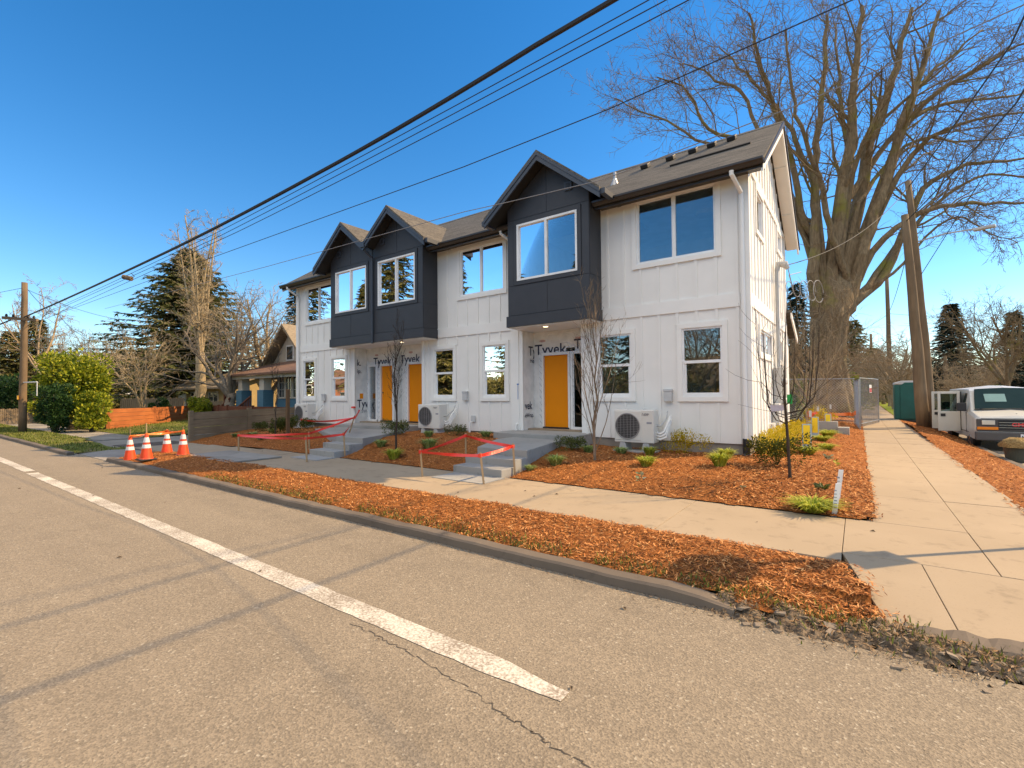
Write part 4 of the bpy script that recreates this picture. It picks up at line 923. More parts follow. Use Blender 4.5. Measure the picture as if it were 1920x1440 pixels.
SG = shrub_mesh('golden_shrub', 1500, .55, .42, SHRUBY, 5, .045)
for x, y, s, lb in [(-2.93, 10.02, .8, 'golden feathery shrub against the front wall right of the large heat pump'), (-1.4, 10.5, .72, 'nearest golden shrub of the row along the side wall'), (-1.4, 11.6, .72, 'second nearest golden shrub of the row along the side wall'),
  (-1.4, 12.8, .72, 'golden shrub of the side row below the electric meters'), (-1.4, 14.1, .72, 'golden shrub of the side row just beyond the meters'), (-1.4, 15.6, .72, 'golden shrub of the side row before the concrete landing'), (-1.25, 20.5, 1.1, 'golden shrub beyond the concrete landing')]:
    plant(SG, x, y, lb, GS, s, 'shrub')
SD = shrub_mesh('dark_shrub', 1800, .50, .42, SHRUBD, 6, .045)
plant(SD, -1.15, 9.32, 'dense dark green shrub with golden edge at the corner beside the thin sapling', 'dark evergreen shrubs', 1.0, 'shrub')
plant(SD, -5.12, 9.25, 'round dark green shrub beside the landing of the single orange door', 'dark evergreen shrubs', .68, 'shrub')
plant(SD, -10.45, 8.85, 'dark rounded shrub below the paired orange doors', 'dark evergreen shrubs', .75, 'shrub'); plant(SD, -8.75, 9.5, 'dark shrub right of the middle heat pump hoses', 'dark evergreen shrubs', .6, 'shrub')
plant(SD, -14.55, 7.9, 'wide dark shrub right of the staked left sapling', 'dark evergreen shrubs', 1.0, 'shrub'); plant(SD, -16.2, 8.9, 'dark shrub left of the staked left sapling', 'dark evergreen shrubs', .8, 'shrub'); plant(SD, -17.4, 8.6, 'dark shrub next to the weathered board wall', 'dark evergreen shrubs', .7, 'shrub')
plant(SD, -15.2, 9.0, 'dark shrub under the left heat pump', 'dark evergreen shrubs', .65, 'shrub')
def leafy(name, x, y, label, n, h, s, mat_, seed):
    m_ = MB(); q = random.Random(seed)
    for _ in range(n):
        a = q.uniform(0, 6.28); l = s*q.uniform(.5, 1); b = Vector((q.gauss(0, s*.15), q.gauss(0, s*.15), q.uniform(0, h))); d = Vector((cos(a), sin(a), q.uniform(.1, .9))).normalized(); u = d.orthogonal().normalized()*l*.22
        m_.add([b, b+d*l*.5-u, b+d*l, b+d*l*.5+u], [(0, 1, 2, 3)])
    o = m_.build(name, mat_); o.location = (x, y, bed_z(x, y)-.01); return tag(o, label, 'plant')
leafy('leafy_seedling', -2.79, 7.25, 'pale spiky leafy seedling standing alone in the sunny mulch', 26, .14, .09, matrand('pale_leaf', [(.22, .26, .12), (.34, .36, .18), (.42, .40, .26)], .6), 1)
leafy('leafy_seedling', -.42, 7.75, 'low dark green seedling behind the white plant tags', 40, .05, .12, SHRUBD, 2)
leafy('leafy_seedling', -.50, 11.2, 'small pale seedling right of the nearest trunk guard tuft', 24, .06, .12, matrand('pale_leaf_b', [(.28, .26, .12), (.40, .36, .2)], .6), 3)
leafy('leafy_seedling', -.35, 10.4, 'sparse yellow seedling near the side walk edge', 14, .10, .09, TUFT, 4)
leafy('leafy_seedling', -1.35, 7.35, 'tiny withered seedling in open mulch near the corner', 10, .05, .07, matrand('dry_leaf_b', [(.3, .2, .08), (.38, .3, .12)], .7), 5)

# ------------------------------------------------------------------ branching trees
def branch(m_, p, d, L, r, lvl, q, P):
    ns = P['seg'][lvl]; pts = [p.copy()]; ra = [r]; dd = d.copy(); end = P['tip'][lvl]
    for i in range(ns):
        j = P['wob'][lvl]; dd = dd+Vector((q.gauss(0, j), q.gauss(0, j), q.gauss(0, j)+P['up'][lvl])); dd.normalize()
        pts.append(pts[-1]+dd*(L/ns)); ra.append(r*(1-(1-end)*(i+1)/ns))
    m_.tube(pts, ra, 8 if r > .12 else (6 if r > .04 else (4 if r > .015 else 3)))
    if lvl+1 < P['levels']:
        kids(m_, pts, ra, L, lvl, q, P)
def kids(m_, pts, ra, L, lvl, q, P, t0=None):
    n = max(1, int(P['kids'][lvl]*q.uniform(.75, 1.25)+.5)); ns = len(pts)-1
    for k in range(n):
        t = (P['start'][lvl] if t0 is None else t0); t = t+(1-t)*(k+q.random())/n
        i = min(int(t*ns), ns-1); f = t*ns-i; pp = pts[i].lerp(pts[i+1], f); ax = (pts[i+1]-pts[i]).normalized(); rl = ra[i]+(ra[i+1]-ra[i])*f
        side = ax.orthogonal().normalized(); side = Matrix.Rotation(q.uniform(0, 6.283), 3, ax) @ side
        an = R(P['ang'][lvl])*q.uniform(.6, 1.3); d = ax*cos(an)+side*sin(an)
        l = L*P['len'][lvl]*q.uniform(.6, 1.25)*(1.15-.55*t)
        branch(m_, pp, d.normalized(), l, max(P['minr'], min(rl*.8, rl*P['rad'][lvl]*q.uniform(.8, 1.15))), lvl+1, q, P)
DEF = dict(levels=4, seg=(6, 5, 4, 3, 2), wob=(.10, .16, .2, .25, .25), up=(.02, .03, .03, .02, .01), kids=(8, 6, 5, 4), start=(.25, .15, .12, .1), ang=(42, 45, 45, 45), len=(.62, .55, .5, .45), rad=(.55, .5, .5, .55), minr=.006, tip=(.3, .25, .3, .4, .4))
def PM(*ds):
    P = {}
    for d in ds: P.update(d or {})
    return {k: (tuple(v)+(v[-1],)*6 if isinstance(v, tuple) else v) for k, v in P.items()}
def tree_thing(name, label, loc, group=None, cat='tree'): return thing(name, label, cat, loc, group)
def bare_tree(name, label, base, h, r, mat_, seed, P=None, lean=(0, 0), group=None, trunk=.3, crown=5, spread=38, cat='tree', cr=.58):
    P = PM(DEF, P); q = random.Random(seed); t = tree_thing(name, label, base, group, cat); b = Vector(base)
    top = b+Vector((lean[0], lean[1], 1)).normalized()*h*trunk
    m_ = MB(); n = 7; pts = []
    for i in range(n+1): pts.append(b.lerp(top, i/n)+Vector((q.gauss(0, r*.15), q.gauss(0, r*.15), 0))*(1 if i else 0))
    m_.tube(pts, [r*(1.35-.35*min(1, i/2)-.25*i/n) for i in range(n+1)], 10); m_.build('trunk', mat_, t, smooth=True)
    c = MB()
    for k in range(crown):
        a = 2*pi*(k+q.random()*.7)/crown; s = R(spread)*q.uniform(.35, 1.15) if k else R(8)
        d = Vector((cos(a)*sin(s)+lean[0], sin(a)*sin(s)+lean[1], cos(s))).normalized()
        branch(c, top-Vector((0, 0, r*q.uniform(.0, 1.2))), d, h*(1-trunk)*q.uniform(.75, 1.05), r*cr*q.uniform(.7, 1.1), 0, q, P)
    c.build('crown', mat_, t); return t
# the great elm behind the house, its main limbs and their bends
ELB = Vector((-1.15, 30, .2))
ELM = tree_thing('bare_elm', 'huge bare elm with fanning limbs and a mossy trunk rising behind the white house', tuple(ELB))
def ez(zx, zy, w_): return at(1120+zx/2.3225, 80+zy/2.3225, 25+w_)
tk = MB(); q = random.Random(12)
tkp = [ELB+Vector((0, 0, -.2)), ELB+Vector((.05, 0, .8)), ez(1003, 1400, 0), ez(1005, 1300, 0), ez(1008, 1220, 0), ez(1030, 1120, .2), ez(1040, 1000, .3)]
tk.tube(tkp, [1.15, .92, .76, .76, .80, .90, .6], 18)
for k in range(11):                     # buttresses and fluting
    a = 2*pi*k/11+.2; o = Vector((cos(a), sin(a), 0))
    tk.tube([p+o*(rr_*.80) for p, rr_ in zip(tkp[:6], [1.25, .95, .78, .78, .82, .85])], [.34, .26, .2, .2, .22, .18], 8)
tk.build('trunk', BARK, ELM, smooth=True)
LIMBS = [
 ([(960, 1180), (942, 1000), (940, 850), (945, 700), (945, 540), (960, 380), (975, 200), (990, 40), (1000, -120)], .42, -1.5),
 ([(1000, 1180), (1030, 870), (1070, 640), (1095, 480), (1110, 300), (1120, 150), (1140, -20), (1150, -160)], .55, -.5),
 ([(1050, 1160), (1090, 880), (1140, 680), (1175, 480), (1230, 330), (1290, 150), (1330, 0), (1370, -150)], .58, 1.5),
 ([(1090, 1160), (1150, 930), (1210, 750), (1270, 560), (1330, 380), (1400, 180), (1450, 0), (1490, -140)], .46, -1.0),
 ([(1150, 1110), (1250, 1000), (1330, 830), (1420, 640), (1560, 550), (1720, 520), (1900, 500)], .34, 2.0),
 ([(1130, 1030), (1250, 850), (1400, 745), (1560, 705), (1760, 700), (1900, 690)], .25, -3.0),
 ([(1070, 720), (1180, 550), (1300, 390), (1450, 290), (1620, 250), (1760, 240), (1920, 200)], .24, 3.0),
 ([(1200, 780), (1380, 490), (1480, 400), (1640, 340), (1900, 300)], .22, -3.5),
 ([(940, 860), (885, 730), (848, 500), (770, 300), (735, 180), (690, 0), (660, -130)], .26, -2.5),
 ([(950, 640), (870, 430), (790, 300), (700, 190), (620, 110), (530, 20)], .20, 1.5),
 ([(900, 780), (800, 560), (700, 380), (620, 210), (520, 170), (440, 110), (370, 90)], .20, 3.0),
 ([(930, 900), (800, 640), (640, 440), (480, 380), (430, 260), (370, 190), (260, 150)], .18, -2.0),
 ([(880, 760), (660, 500), (430, 420), (300, 340), (160, 290), (70, 240)], .15, 2.5),
 ([(1110, 560), (1080, 380), (1050, 200), (1040, 60), (1030, -90)], .22, 2.8),
 ([(1290, 480), (1330, 300), (1440, 150), (1560, 40), (1680, -60)], .22, 2.0),
 ([(1330, 380), (1480, 220), (1640, 130), (1780, 40), (1900, -20)], .20, -2.0),
 ([(1180, 1060), (1320, 870), (1480, 700), (1650, 590), (1830, 580), (1960, 600)], .20, 3.5),
 ([(1100, 1100), (1060, 950), (1010, 800), (980, 640), (960, 560), (900, 420), (860, 260), (830, 90), (820, -60)], .26, -3.2),
 ([(1200, 1080), (1330, 960), (1480, 800), (1600, 760), (1700, 830), (1830, 870)], .11, -2.5),
 ([(1140, 700), (1250, 540), (1400, 420), (1560, 430), (1720, 420), (1880, 400)], .16, 4)]
EP = PM({**DEF, 'levels': 4, 'kids': (9, 7, 6, 5), 'len': (.50, .52, .5, .5), 'ang': (38, 42, 45, 45), 'up': (.02, .02, .02, .0), 'minr': .011, 'tip': (.2, .2, .25, .3), 'wob': (.1, .15, .2, .2), 'start': (.3, .15, .1, .1), 'rad': (.42, .5, .5, .5)})
EP2 = PM(EP, {'rad': (.22, .22, .4, .5), 'len': (.5, .55, .55, .5), 'minr': .011, 'tip': (.2, .2, .25, .3), 'kids': (7, 6, 5, 4)})
for pl, r_, dw_ in LIMBS:
    r_ *= .78; n = len(pl); pts = []; ra = []
    raw = [ez(x, y, dw_*(i/(n-1))**.8) for i, (x, y) in enumerate(pl)]
    for i in range(n-1):                # Catmull-Rom smoothing
        a, b, c, d = raw[max(0, i-1)], raw[i], raw[i+1], raw[min(n-1, i+2)]
        for k in range(3):
            t = k/3; pts.append(.5*((2*b)+(c-a)*t+(2*a-5*b+4*c-d)*t*t+(3*b-a-3*c+d)*t**3)+Vector((q.gauss(0, .05), q.gauss(0, .05), q.gauss(0, .03))))
    pts.append(raw[-1]); k = len(pts); ra = [r_*(1-.80*(i/(k-1))**.8) for i in range(k)]
    pts.insert(0, tkp[4].lerp(pts[0], .35)); ra.insert(0, ra[0]*1.25)
    m_ = MB(); m_.tube(pts, ra, 9); k += 1; Lt = sum((pts[i+1]-pts[i]).length for i in range(k-1))
    kids(m_, pts, ra, Lt*.62, 0, q, EP, t0=.30); kids(m_, pts, ra, Lt*.42, 0, q, EP2, t0=.35)
    kids(m_, pts, ra, Lt*.30, 1, q, EP2, t0=.12); kids(m_, pts, ra, Lt*.30, 1, q, EP2, t0=.5); kids(m_, pts, ra, Lt*.30, 1, q, EP2, t0=.72)
    m_.build('limb', BARK, ELM)
m_ = MB()
for k in range(60):                      # epicormic shoots on the trunk
    p = ELB+Vector((q.uniform(-1.2, 1.2), -1.0, q.uniform(2.5, 6.5))); branch(m_, p, Vector((q.uniform(-.6, .6), -.5, .9)).normalized(), q.uniform(.5, 1.6), .018, 2, q, EP)
m_.build('shoots', BARKT, ELM)

# saplings
def sapling(label, base, h, mat_, seed, r=.022, nb=14, first=.18, spread=16, P=None, blen=.5, name='bare_sapling'):
    P = PM({**DEF, 'levels': 3, 'kids': (5, 3, 2), 'ang': (24, 28, 30), 'len': (.45, .5, .5), 'up': (.10, .08, .05), 'minr': .0035, 'wob': (.05, .1, .12), 'tip': (.25, .3, .4), **(P or {})})
    q = random.Random(seed); t = tree_thing(name, label, base, 'newly planted saplings'); b = Vector(base)
    pts = [b+Vector((q.gauss(0, .012)*i, q.gauss(0, .012)*i, h*.93*i/8-.05*(i == 0))) for i in range(9)]; ra = [r*(1-.8*i/8) for i in range(9)]
    m_ = MB(); m_.tube(pts, ra, 7); m_.build('trunk', mat_, t)
    c = MB()
    for k in range(nb):
        f = first+(1-first)*k/nb; i = min(int(f*8), 7); p = pts[i].lerp(pts[i+1], f*8-i); a = k*2.4+q.random(); s = R(spread)*q.uniform(.7, 1.6)
        branch(c, p, Vector((cos(a)*sin(s), sin(a)*sin(s), cos(s))), h*blen*q.uniform(.6, 1)*(1.1-.75*f), r*.42*(1.1-.7*f), 0, q, P)
    c.build('crown', mat_, t); return t
sapling('tall pale twiggy columnar sapling in front of the right ground floor window', (-4.12, 8.35, bed_z(-4.12, 8.35)), 3.3, BARKP, 3, .028, 26, .05, 13, blen=.62)
sapling('dark slender columnar sapling before the paired orange doors', (-8.76, 7.42, bed_z(-8.76, 7.42)), 3.15, BARKD, 4, .026, 22, .22, 10, blen=.42)
sapling('thin dark sapling beside the wooden post near the board wall', (-14.3, 7.47, bed_z(-14.3, 7.47)), 2.5, BARKD, 6, .018, 12, .3, 12)
# vase shaped sapling at the corner
t = tree_thing('bare_sapling', 'thin dark sapling with vase shaped branches on the sunny corner of the mulch', (-.86, 8.29, bed_z(-.86, 8.29)), 'newly planted saplings'); b = Vector(t.location)
m_ = MB(); m_.tube([b, b+Vector((-.02, 0, .6)), b+Vector((-.05, .01, 1.2)), b+Vector((-.03, 0, 2.0)), b+Vector((.02, 0, 2.9))], [.024, .021, .018, .009, .003], 7); m_.build('trunk', BARKD, t)
c = MB(); q = random.Random(11)
for k in range(16):
    a = k*2.39; z = q.uniform(.75, 1.25); o = Vector((cos(a), sin(a), 0)); p = b+Vector((-.04, .01, z)); w_ = q.uniform(.25, .55); h = q.uniform(.9, 1.7)
    pts = [p, p+o*w_*.5+Vector((0, 0, .05)), p+o*w_*.9+Vector((0, 0, .25)), p+o*w_*1.05+Vector((0, 0, .6*h)), p+o*w_*1.1+Vector((0, 0, h))]
    c.tube(pts, [.008, .007, .006, .0045, .0025], 4)
    kids(c, pts, [.010, .009, .008, .006, .003], h*.8, 2, q, PM(DEF, {'minr': .003, 'kids': (3, 3, 3), 'ang': (30, 30, 30), 'up': (.1, .1, .1, .1), 'levels': 4}), t0=.35)
c.build('crown', BARKD, t)
m_ = MB(); m_.box(b.x-.01, b.x+.06, b.y-.08, b.y-.075, b.z+1.12, b.z+1.26); m_.build('plant_tag', mat('green_tag', (.02, .36, .06), .5), t)
m_ = MB(); m_.add([b+Vector((-.05, -.03, 1.02)), b+Vector((-.22, -.1, 1.0)), b+Vector((-.24, -.1, 1.10)), b+Vector((-.05, -.03, 1.10))], [(0, 1, 2, 3)]); m_.build('ribbon', mat('pale_ribbon', (.55, .48, .52), .5), t)
GU = 'young trees in yellow trunk guards'
def guarded(x, y, h, label, seed):
    z = bed_z(x, y); t = tree_thing('guarded_sapling', label, (x, y, z), GU); q = random.Random(seed)
    m_ = MB(); m_.tube([(x, y, z), (x+.01, y, z+h*.5), (x+.03, y, z+h)], [.016, .012, .004], 6); m_.build('trunk', BARKT, t)
    c = MB()
    for k in range(9):
        a = k*2.4; branch(c, Vector((x+.015, y, z+h*(.38+.06*k))), Vector((cos(a)*.6, sin(a)*.6, .75)).normalized(), h*.35, .007, 1, q, PM(DEF, {'levels': 3, 'minr': .004, 'kids': (3, 3, 2)}))
    c.build('crown', BARKT, t)
    m_ = MB(); m_.box(x-.085, x+.085, y-.03, y+.03, z, z+.56); g_ = m_.build('trunk_guard', mat('pale_blue_guard', (.30, .44, .55), .5) if 'pale_blue_guard' not in MATS else MATS['pale_blue_guard'], t)
    m_ = MB(); m_.box(x-.065, x+.065, y-.036, y-.0305, z+.12, z+.54); m_.build('yellow_label', MATS.get('yellow_label') or mat('yellow_label', (.85, .62, .02), .5), g_)
    m_ = MB(); m_.box(x+.05, x+.10, y-.02, y-.015, z+.72, z+.86); m_.build('plant_tag', LGREY, t)
guarded(-.94, 12.33, 1.9, 'nearest staked young tree in a yellow and blue trunk guard', 1); guarded(-1.0, 15.75, 2.4, 'middle young tree in a yellow and blue trunk guard', 2); guarded(-.81, 18.38, 2.6, 'farthest young tree in a yellow and blue trunk guard, beside the concrete landing', 3)
for (x, y, h, lb) in ((-.25, 6.47+.32, .36, 'shorter front white plant tag stuck in the mulch at the street corner'), (-.235, 7.36, .38, 'rear white plant tag stuck in the mulch behind the other tag')):
    z = bed_z(x, y); m_ = MB(); m_.obox((x+.012, y, z+h/2-.02), (.026, 0, 0), (0, .005, 0), (.025, 0, h/2+.02)); o = m_.build('plant_label', VINYL, loc=(x, y, z), bevel=.003); tag(o, lb, 'plant label', 'white plant labels')
    k_ = MB(); rr = random.Random(int(x*1000))
    for i in range(6): zz = z+.07+i*.04; k_.box(x-.008+.0, x+.02, y-.0085, y-.0055, zz, zz+rr.uniform(.008, .02))
    kk = k_.build('handwriting', INKG, o)

# ------------------------------------------------------------------ stakes and red tape
GK = 'wooden stakes holding the red tape'
def stake(a, b_, label):
    m_ = MB(); a, b_ = Vector(a), Vector(b_); d = (b_-a); u = d.orthogonal().normalized(); v = d.cross(u).normalized()
    m_.obox((a+b_)/2, u*.016, v*.016, d/2); o = m_.build('wooden_stake', STAKE, loc=a); tag(o, label, 'stake', GK); return b_
def tape(pts, label, mat_=REDTAPE, name='flagging_tape', wd=.028, sag=.05, cat='tape'):
    m_ = MB(); q = random.Random(len(label)); n = 14
    for a, b_ in zip(pts[:-1], pts[1:]):
        a, b_ = Vector(a), Vector(b_); row = []; L = (b_-a).length; ph = q.uniform(0, 6)
        d = (b_-a).normalized(); sd_ = Vector((-d.y, d.x, 0)).normalized()
        for i in range(n+1):
            t = i/n; tw = .7*sin(ph+t*5); p = a.lerp(b_, t)-Vector((0, 0, sag*L*4*t*(1-t))); o = Vector((0, 0, cos(tw)))*wd+sd_*sin(tw)*wd; row += [p-o, p+o]
        m_.add(row, [(2*i, 2*i+2, 2*i+3, 2*i+1) for i in range(n)])
        m_.obox(a, d*.02, sd_*.024, (0, 0, wd*1.1))
    o = m_.build(name, mat_, loc=pts[0]); tag(o, label, cat, 'loops of flagging tape'); sdm = o.modifiers.new('thickness', 'SOLIDIFY'); sdm.thickness = .002
s1 = stake((-6.35, 5.98, .12), (-6.40, 5.98, .62), 'front left stake of the taped right steps'); s2 = stake((-4.97, 6.03, .12), (-5.04, 6.03, .64), 'front right stake of the taped right steps')
s3 = stake((-6.53, 7.35, .15), (-6.53, 7.35, .80), 'back left stake of the taped right steps'); s4 = stake((-5.02, 6.97, .15), (-5.06, 6.97, .70), 'back right stake of the taped right steps')
dz = Vector((0, 0, -.05))
tape([s1+dz, s2+dz, s4+dz, s3+dz, s1+dz], 'red tape looped around four stakes at the right steps', sag=.012)
s5 = stake((-9.93, 5.89, .12), (-9.97, 5.89, .70), 'front right stake of the taped left steps'); s6 = stake((-9.92, 6.85, .15), (-9.96, 6.85, .72), 'back right stake of the taped left steps')
s7 = stake((-11.6, 6.95, .12), (-11.62, 6.95, .66), 'front left stake of the taped left steps beside the treads'); s8 = stake((-11.91, 8.3, .3), (-11.55, 8.3, 1.02), 'tilted stake leaning behind the left steps'); s9 = stake((-15.6, 9.05, .3), (-15.6, 9.05, .82), 'short stake under the left heat pump')
s10 = stake((-13.5, 6.05, .02), (-13.5, 6.05, .60), 'front left stake at the far end of the left red tape')
tape([s5+dz, s10+dz, s7+dz, s8+dz, (-14.3, 10.46, 1.05), s6+dz, s5+dz], 'red tape strung from the porch corner around the left steps', sag=.007)
tape([s9+dz, s8+dz], 'red tape running between the left heat pump and the tilted stake', sag=.02)
m_ = MB(); m_.box(-14.62, -14.5, 10.36, 10.46, 1.14, 1.2); tag(m_.build('red_tape_scrap', REDTAPE, loc=(-14.56, 10.4, 1.14)), 'scrap of red tape tied to the wall left of the paired doors', 'tape')
z = bed_z(-14.0, 7.75); m_ = MB(); m_.box(-14.15, -14.06, 7.7, 7.79, z-.1, z+1.45); tag(m_.build('wooden_post', wood('post_wood', (.20, .12, .06), (.12, .07, .035), (12, 12, 1)), loc=(-14.1, 7.75, z), bevel=.006), 'square brown wooden post beside the left sapling', 'post')

# ------------------------------------------------------------------ traffic cones
def cone(loc, label, rz=0):
    t = thing('traffic_cone', label, 'traffic cone', loc, 'traffic cones around the wet concrete', rz); X, Y, Z = loc
    b = MB(); b.box(X-.17, X+.17, Y-.17, Y+.17, Z, Z+.035); b.build('base', CONEB, t, bevel=.012)
    H_ = .58; rf_ = lambda z: .132-(.132-.028)*z/H_
    m_ = MB(); m_.lathe((X, Y, Z+.03), [(rf_(0)+.01, 0), (rf_(.02), .02), (rf_(H_-.01), H_-.01), (.02, H_)], 24); m_.build('body', CONEO, t, smooth=False)
    for z0, z1 in ((.25, .335), (.385, .50)):
        m_ = MB(); m_.lathe((X, Y, Z+.03), [(rf_(z0), z0), (rf_(z0)+.003, z0+.001), (rf_(z1)+.003, z1-.001), (rf_(z1), z1)], 24); m_.build('reflective_band', CONEW, t)
    return t
CN = [((-14.45, 3.95, .03), 'left front traffic cone with a thin dark rod, nearest the driveway'), ((-13.5, 4.0, .13), 'right front traffic cone nearest the road, with a light wooden rod'), ((-14.64, 4.78, .10), 'left rear traffic cone behind the front pair'), ((-13.7, 4.82, .13), 'right rear traffic cone beside the plywood sheet')]
tops = []
for p, lb in CN: cone(p, lb); tops.append(Vector(p)+Vector((0, 0, .62)))
for p, h, mt_, lb in ((CN[0][0], .80, POLE, 'thin dark rod standing in the left front cone'), (CN[1][0], .86, STAKE, 'light wooden rod standing in the right front cone'), (CN[3][0], .72, POLE, 'short rod standing in the right rear cone')):
    m_ = MB(); m_.tube([(p[0], p[1], p[2]+.60), (p[0]-.02, p[1], p[2]+h)], .014, 6); tag(m_.build('rod', mt_, loc=(p[0], p[1], p[2]+.60)), lb, 'rod')
tape([tops[0]+dz*.3, tops[1]+dz*.3, tops[3], tops[2], tops[0]], 'orange tape strung around the four traffic cones', ORTAPE, wd=.022, sag=.03)
m_ = MB(); m_.prism([(-13.55, 4.85), (-11.15, 4.75), (-11.1, 5.95), (-13.6, 5.9)], 'z', .136, .165); tag(m_.build('plywood_sheet', concrete('grey_plywood', (.33, .31, .27), (.22, .20, .17)), loc=(-12.3, 5.3, .136)), 'grey sheet of board lying flat on the walk beside the cones', 'board')

# ------------------------------------------------------------------ poles and wires
def pole(name, label, base, top, r0, r1, group='wooden utility poles', matp=POLE):
    t = thing(name, label, 'utility pole', tuple(base), group); b, e = Vector(base), Vector(top)
    m_ = MB(); q = random.Random(3); k = 8; m_.tube([b.lerp(e, i/k)+Vector((q.gauss(0, .01), q.gauss(0, .01), 0)) for i in range(k+1)], [r0+(r1-r0)*i/k for i in range(k+1)], 14); m_.build('post', matp, t, smooth=True); return t
PL = pole('utility_pole', 'leaning wooden utility pole with crossarm at the left edge beside the road', (-30.17, 4.35, .05), (-29.9, 4.35, 6.75), .145, .105)
m_ = MB(); m_.obox((-29.98, 4.22, 5.12), (.62, .45, -.06), (-.03, .045, 0), (0, 0, .06)); ca = m_.build('crossarm', POLE, PL)
for s in (-.8, -.4, .45, .8):
    m_ = MB(); m_.lathe((-29.98+s*.62, 4.22+s*.45, 5.17-s*.06), [(.03, 0), (.05, .04), (.04, .1), (.02, .14)], 8); m_.build('insulator', DARK, ca)
m_ = MB(); m_.tube([(-30.1, 4.35, 2.30), (-27.6, 4.4, 2.27)], .03, 6); m_.tube([(-27.6, 4.4, 2.27), (-27.6, 4.4, 1.7)], .02, 6); m_.build('bracket_arm', LGREY, PL)
m_ = MB(); m_.box(-30.1, -29.93, 4.16, 4.19, 1.55, 1.72); m_.build('yellow_tag', YEL, PL)
PA = pole('utility_pole', 'thick leaning wooden pole nearest the portable toilet on the right', (2.0, 24, .05), tuple(at(1697, 403, 18.4)), .215, .115)
PB = pole('utility_pole', 'taller wooden pole close behind the thick leaning pole on the right', (2.36, 25.0, 0), tuple(at(1703, 340, 19.2)), .165, .10)
bt = at(1714, 455, 19.2); m_ = MB(); m_.tube([bt, bt+Vector((.9, -.3, .10)), bt+Vector((1.7, -.5, .06))], .028, 6); ar = m_.build('lamp_arm', GREYBOX, PB)
m_ = MB(); c_ = bt+Vector((1.95, -.55, .03)); m_.obox(c_, (.28, -.1, 0), (.04, .11, 0), (0, 0, .05)); m_.build('lamp_head', GREYBOX, PB, bevel=.02)
PC = pole('utility_pole', 'slim utility pole farther down the side walk left of the two big poles', tuple(gp(1669, 752, .0)*0+at(1669, 742, 44)), tuple(at(1663, 522, 44)), .22, .14)
PD = pole('utility_pole', 'short brown pole beyond the parked cars on the right', tuple(at(1774, 748, 52)), tuple(at(1772, 668, 52)), .20, .15)
PE = pole('utility_pole', 'tiny distant pole above the conifers left of the slim pole', tuple(at(1636, 745, 90)), tuple(at(1633, 626, 90)), .26, .2)
GW = 'overhead wires'
def wire(pts, r_, label, mat_=WIRE, sag=0, name='overhead_wire'):
    m_ = MB(); P = []
    for a, b_ in zip(pts[:-1], pts[1:]):
        a, b_ = Vector(a), Vector(b_); n = 16; L = (b_-a).length
        P += [a.lerp(b_, i/n)-Vector((0, 0, sag*4*(i/n)*(1-i/n))) for i in range(n)]
    P.append(Vector(pts[-1])); m_.tube(P, r_, 6); o = m_.build(name, mat_, loc=pts[0]); tag(o, label, 'wire', GW)
wire([(-29.9, 4.35, 5.22), (-13.8, 4.35, 5.09), (-6.95, 4.35, 5.20), (-2.79, 4.35, 5.43), (6, 4.35, 6.0)], .030, 'thick black cable bundle crossing the whole sky from the left pole', sag=.03)
wire([(-29.9, 4.4, 5.0), (-10.85, 4.35, 4.99), (-2.43, 4.35, 5.26), (6, 4.35, 5.7)], .006, 'upper thin wire just below the thick cable bundle', sag=.02)
wire([(-29.9, 4.4, 4.95), (-10.85, 4.4, 4.93), (-2.5, 4.35, 5.17), (6, 4.35, 5.6)], .006, 'second thin wire running close below the thick cable bundle', sag=.02)
wire([(-29.9, 4.45, 4.8), (-9.78, 4.35, 4.82), (-2.0, 4.35, 5.08), (6, 4.35, 5.5)], .006, 'lower thin wire of the set below the thick cable', sag=.02)
wire([(-29.9, 4.5, 4.9), (-10.72, 4.35, 4.51), (-3.86, 4.35, 4.39), (-1.95, 4.35, 4.41), (6, 4.4, 4.9)], .0055, 'single wire crossing the sky above the charcoal gables')
wire([(-26, 6.2, 5.4), (-11.92, 6.0, 4.84), (-5.33, 6.0, 4.68), (-4.43, 6.0, 4.62), (-2.79, 6.0, 4.53), (-.45, 6, 4.72), (.64, 6, 4.88), (5, 6, 5.6)], .006, 'pale wire crossing in front of the charcoal gables', WIREG)
pb = at(1704, 350, 19.2); pa = at(1699, 415, 18.4)
wire([pb, (2.7, 14, 8.75), (2.62, 4, 8.38), (2.6, -14, 8.6)], .019, 'upper cable running overhead along the side street from the right poles', sag=.05)
wire([pa, (2.75, 14, 7.5), (2.65, 4, 7.12), (2.6, -14, 7.4)], .019, 'lower cable running overhead along the side street from the right poles', sag=.05)
wire([pb, (XS+.25, 14.3, 4.9)], .012, 'service wire from the right pole down to the mast on the house', sag=.5)
wire([at(1722, 523, 19.2), (4.4, 16, 10.2), (7, 6, 15)], .012, 'steep wire rising from the right pole to the top edge')
wire([at(1664, 590, 44), pb+Vector((0, 0, -2.2))], .014, 'wire between the slim far pole and the right poles', sag=.4)
wire([at(1664, 590, 44), at(1500, 680, 60)], .016, 'wire descending left from the slim far pole', sag=.3)
wire([at(1665, 588, 44), at(1830, 600, 60), at(2000, 585, 60)], .018, 'level wire crossing right from the slim far pole over the conifers')
wire([at(42, 540, 21.3), at(-60, 560, 30)], .010, 'wire leaving the left pole top toward the left edge'); wire([at(44, 540, 21.3), at(230, 600, 30), at(300, 640, 40)], .010, 'upper wire sloping from the left pole toward the cedar', sag=.2)
wire([at(50, 540, 21.3), at(110, 590, 23), at(160, 630, 27)], .010, 'short drop wire curving down right from the left pole', sag=.2)
wire([at(20, 600, 21.3), at(-80, 640, 20)], .03, 'cable leaving the crossarm toward the lower left edge')
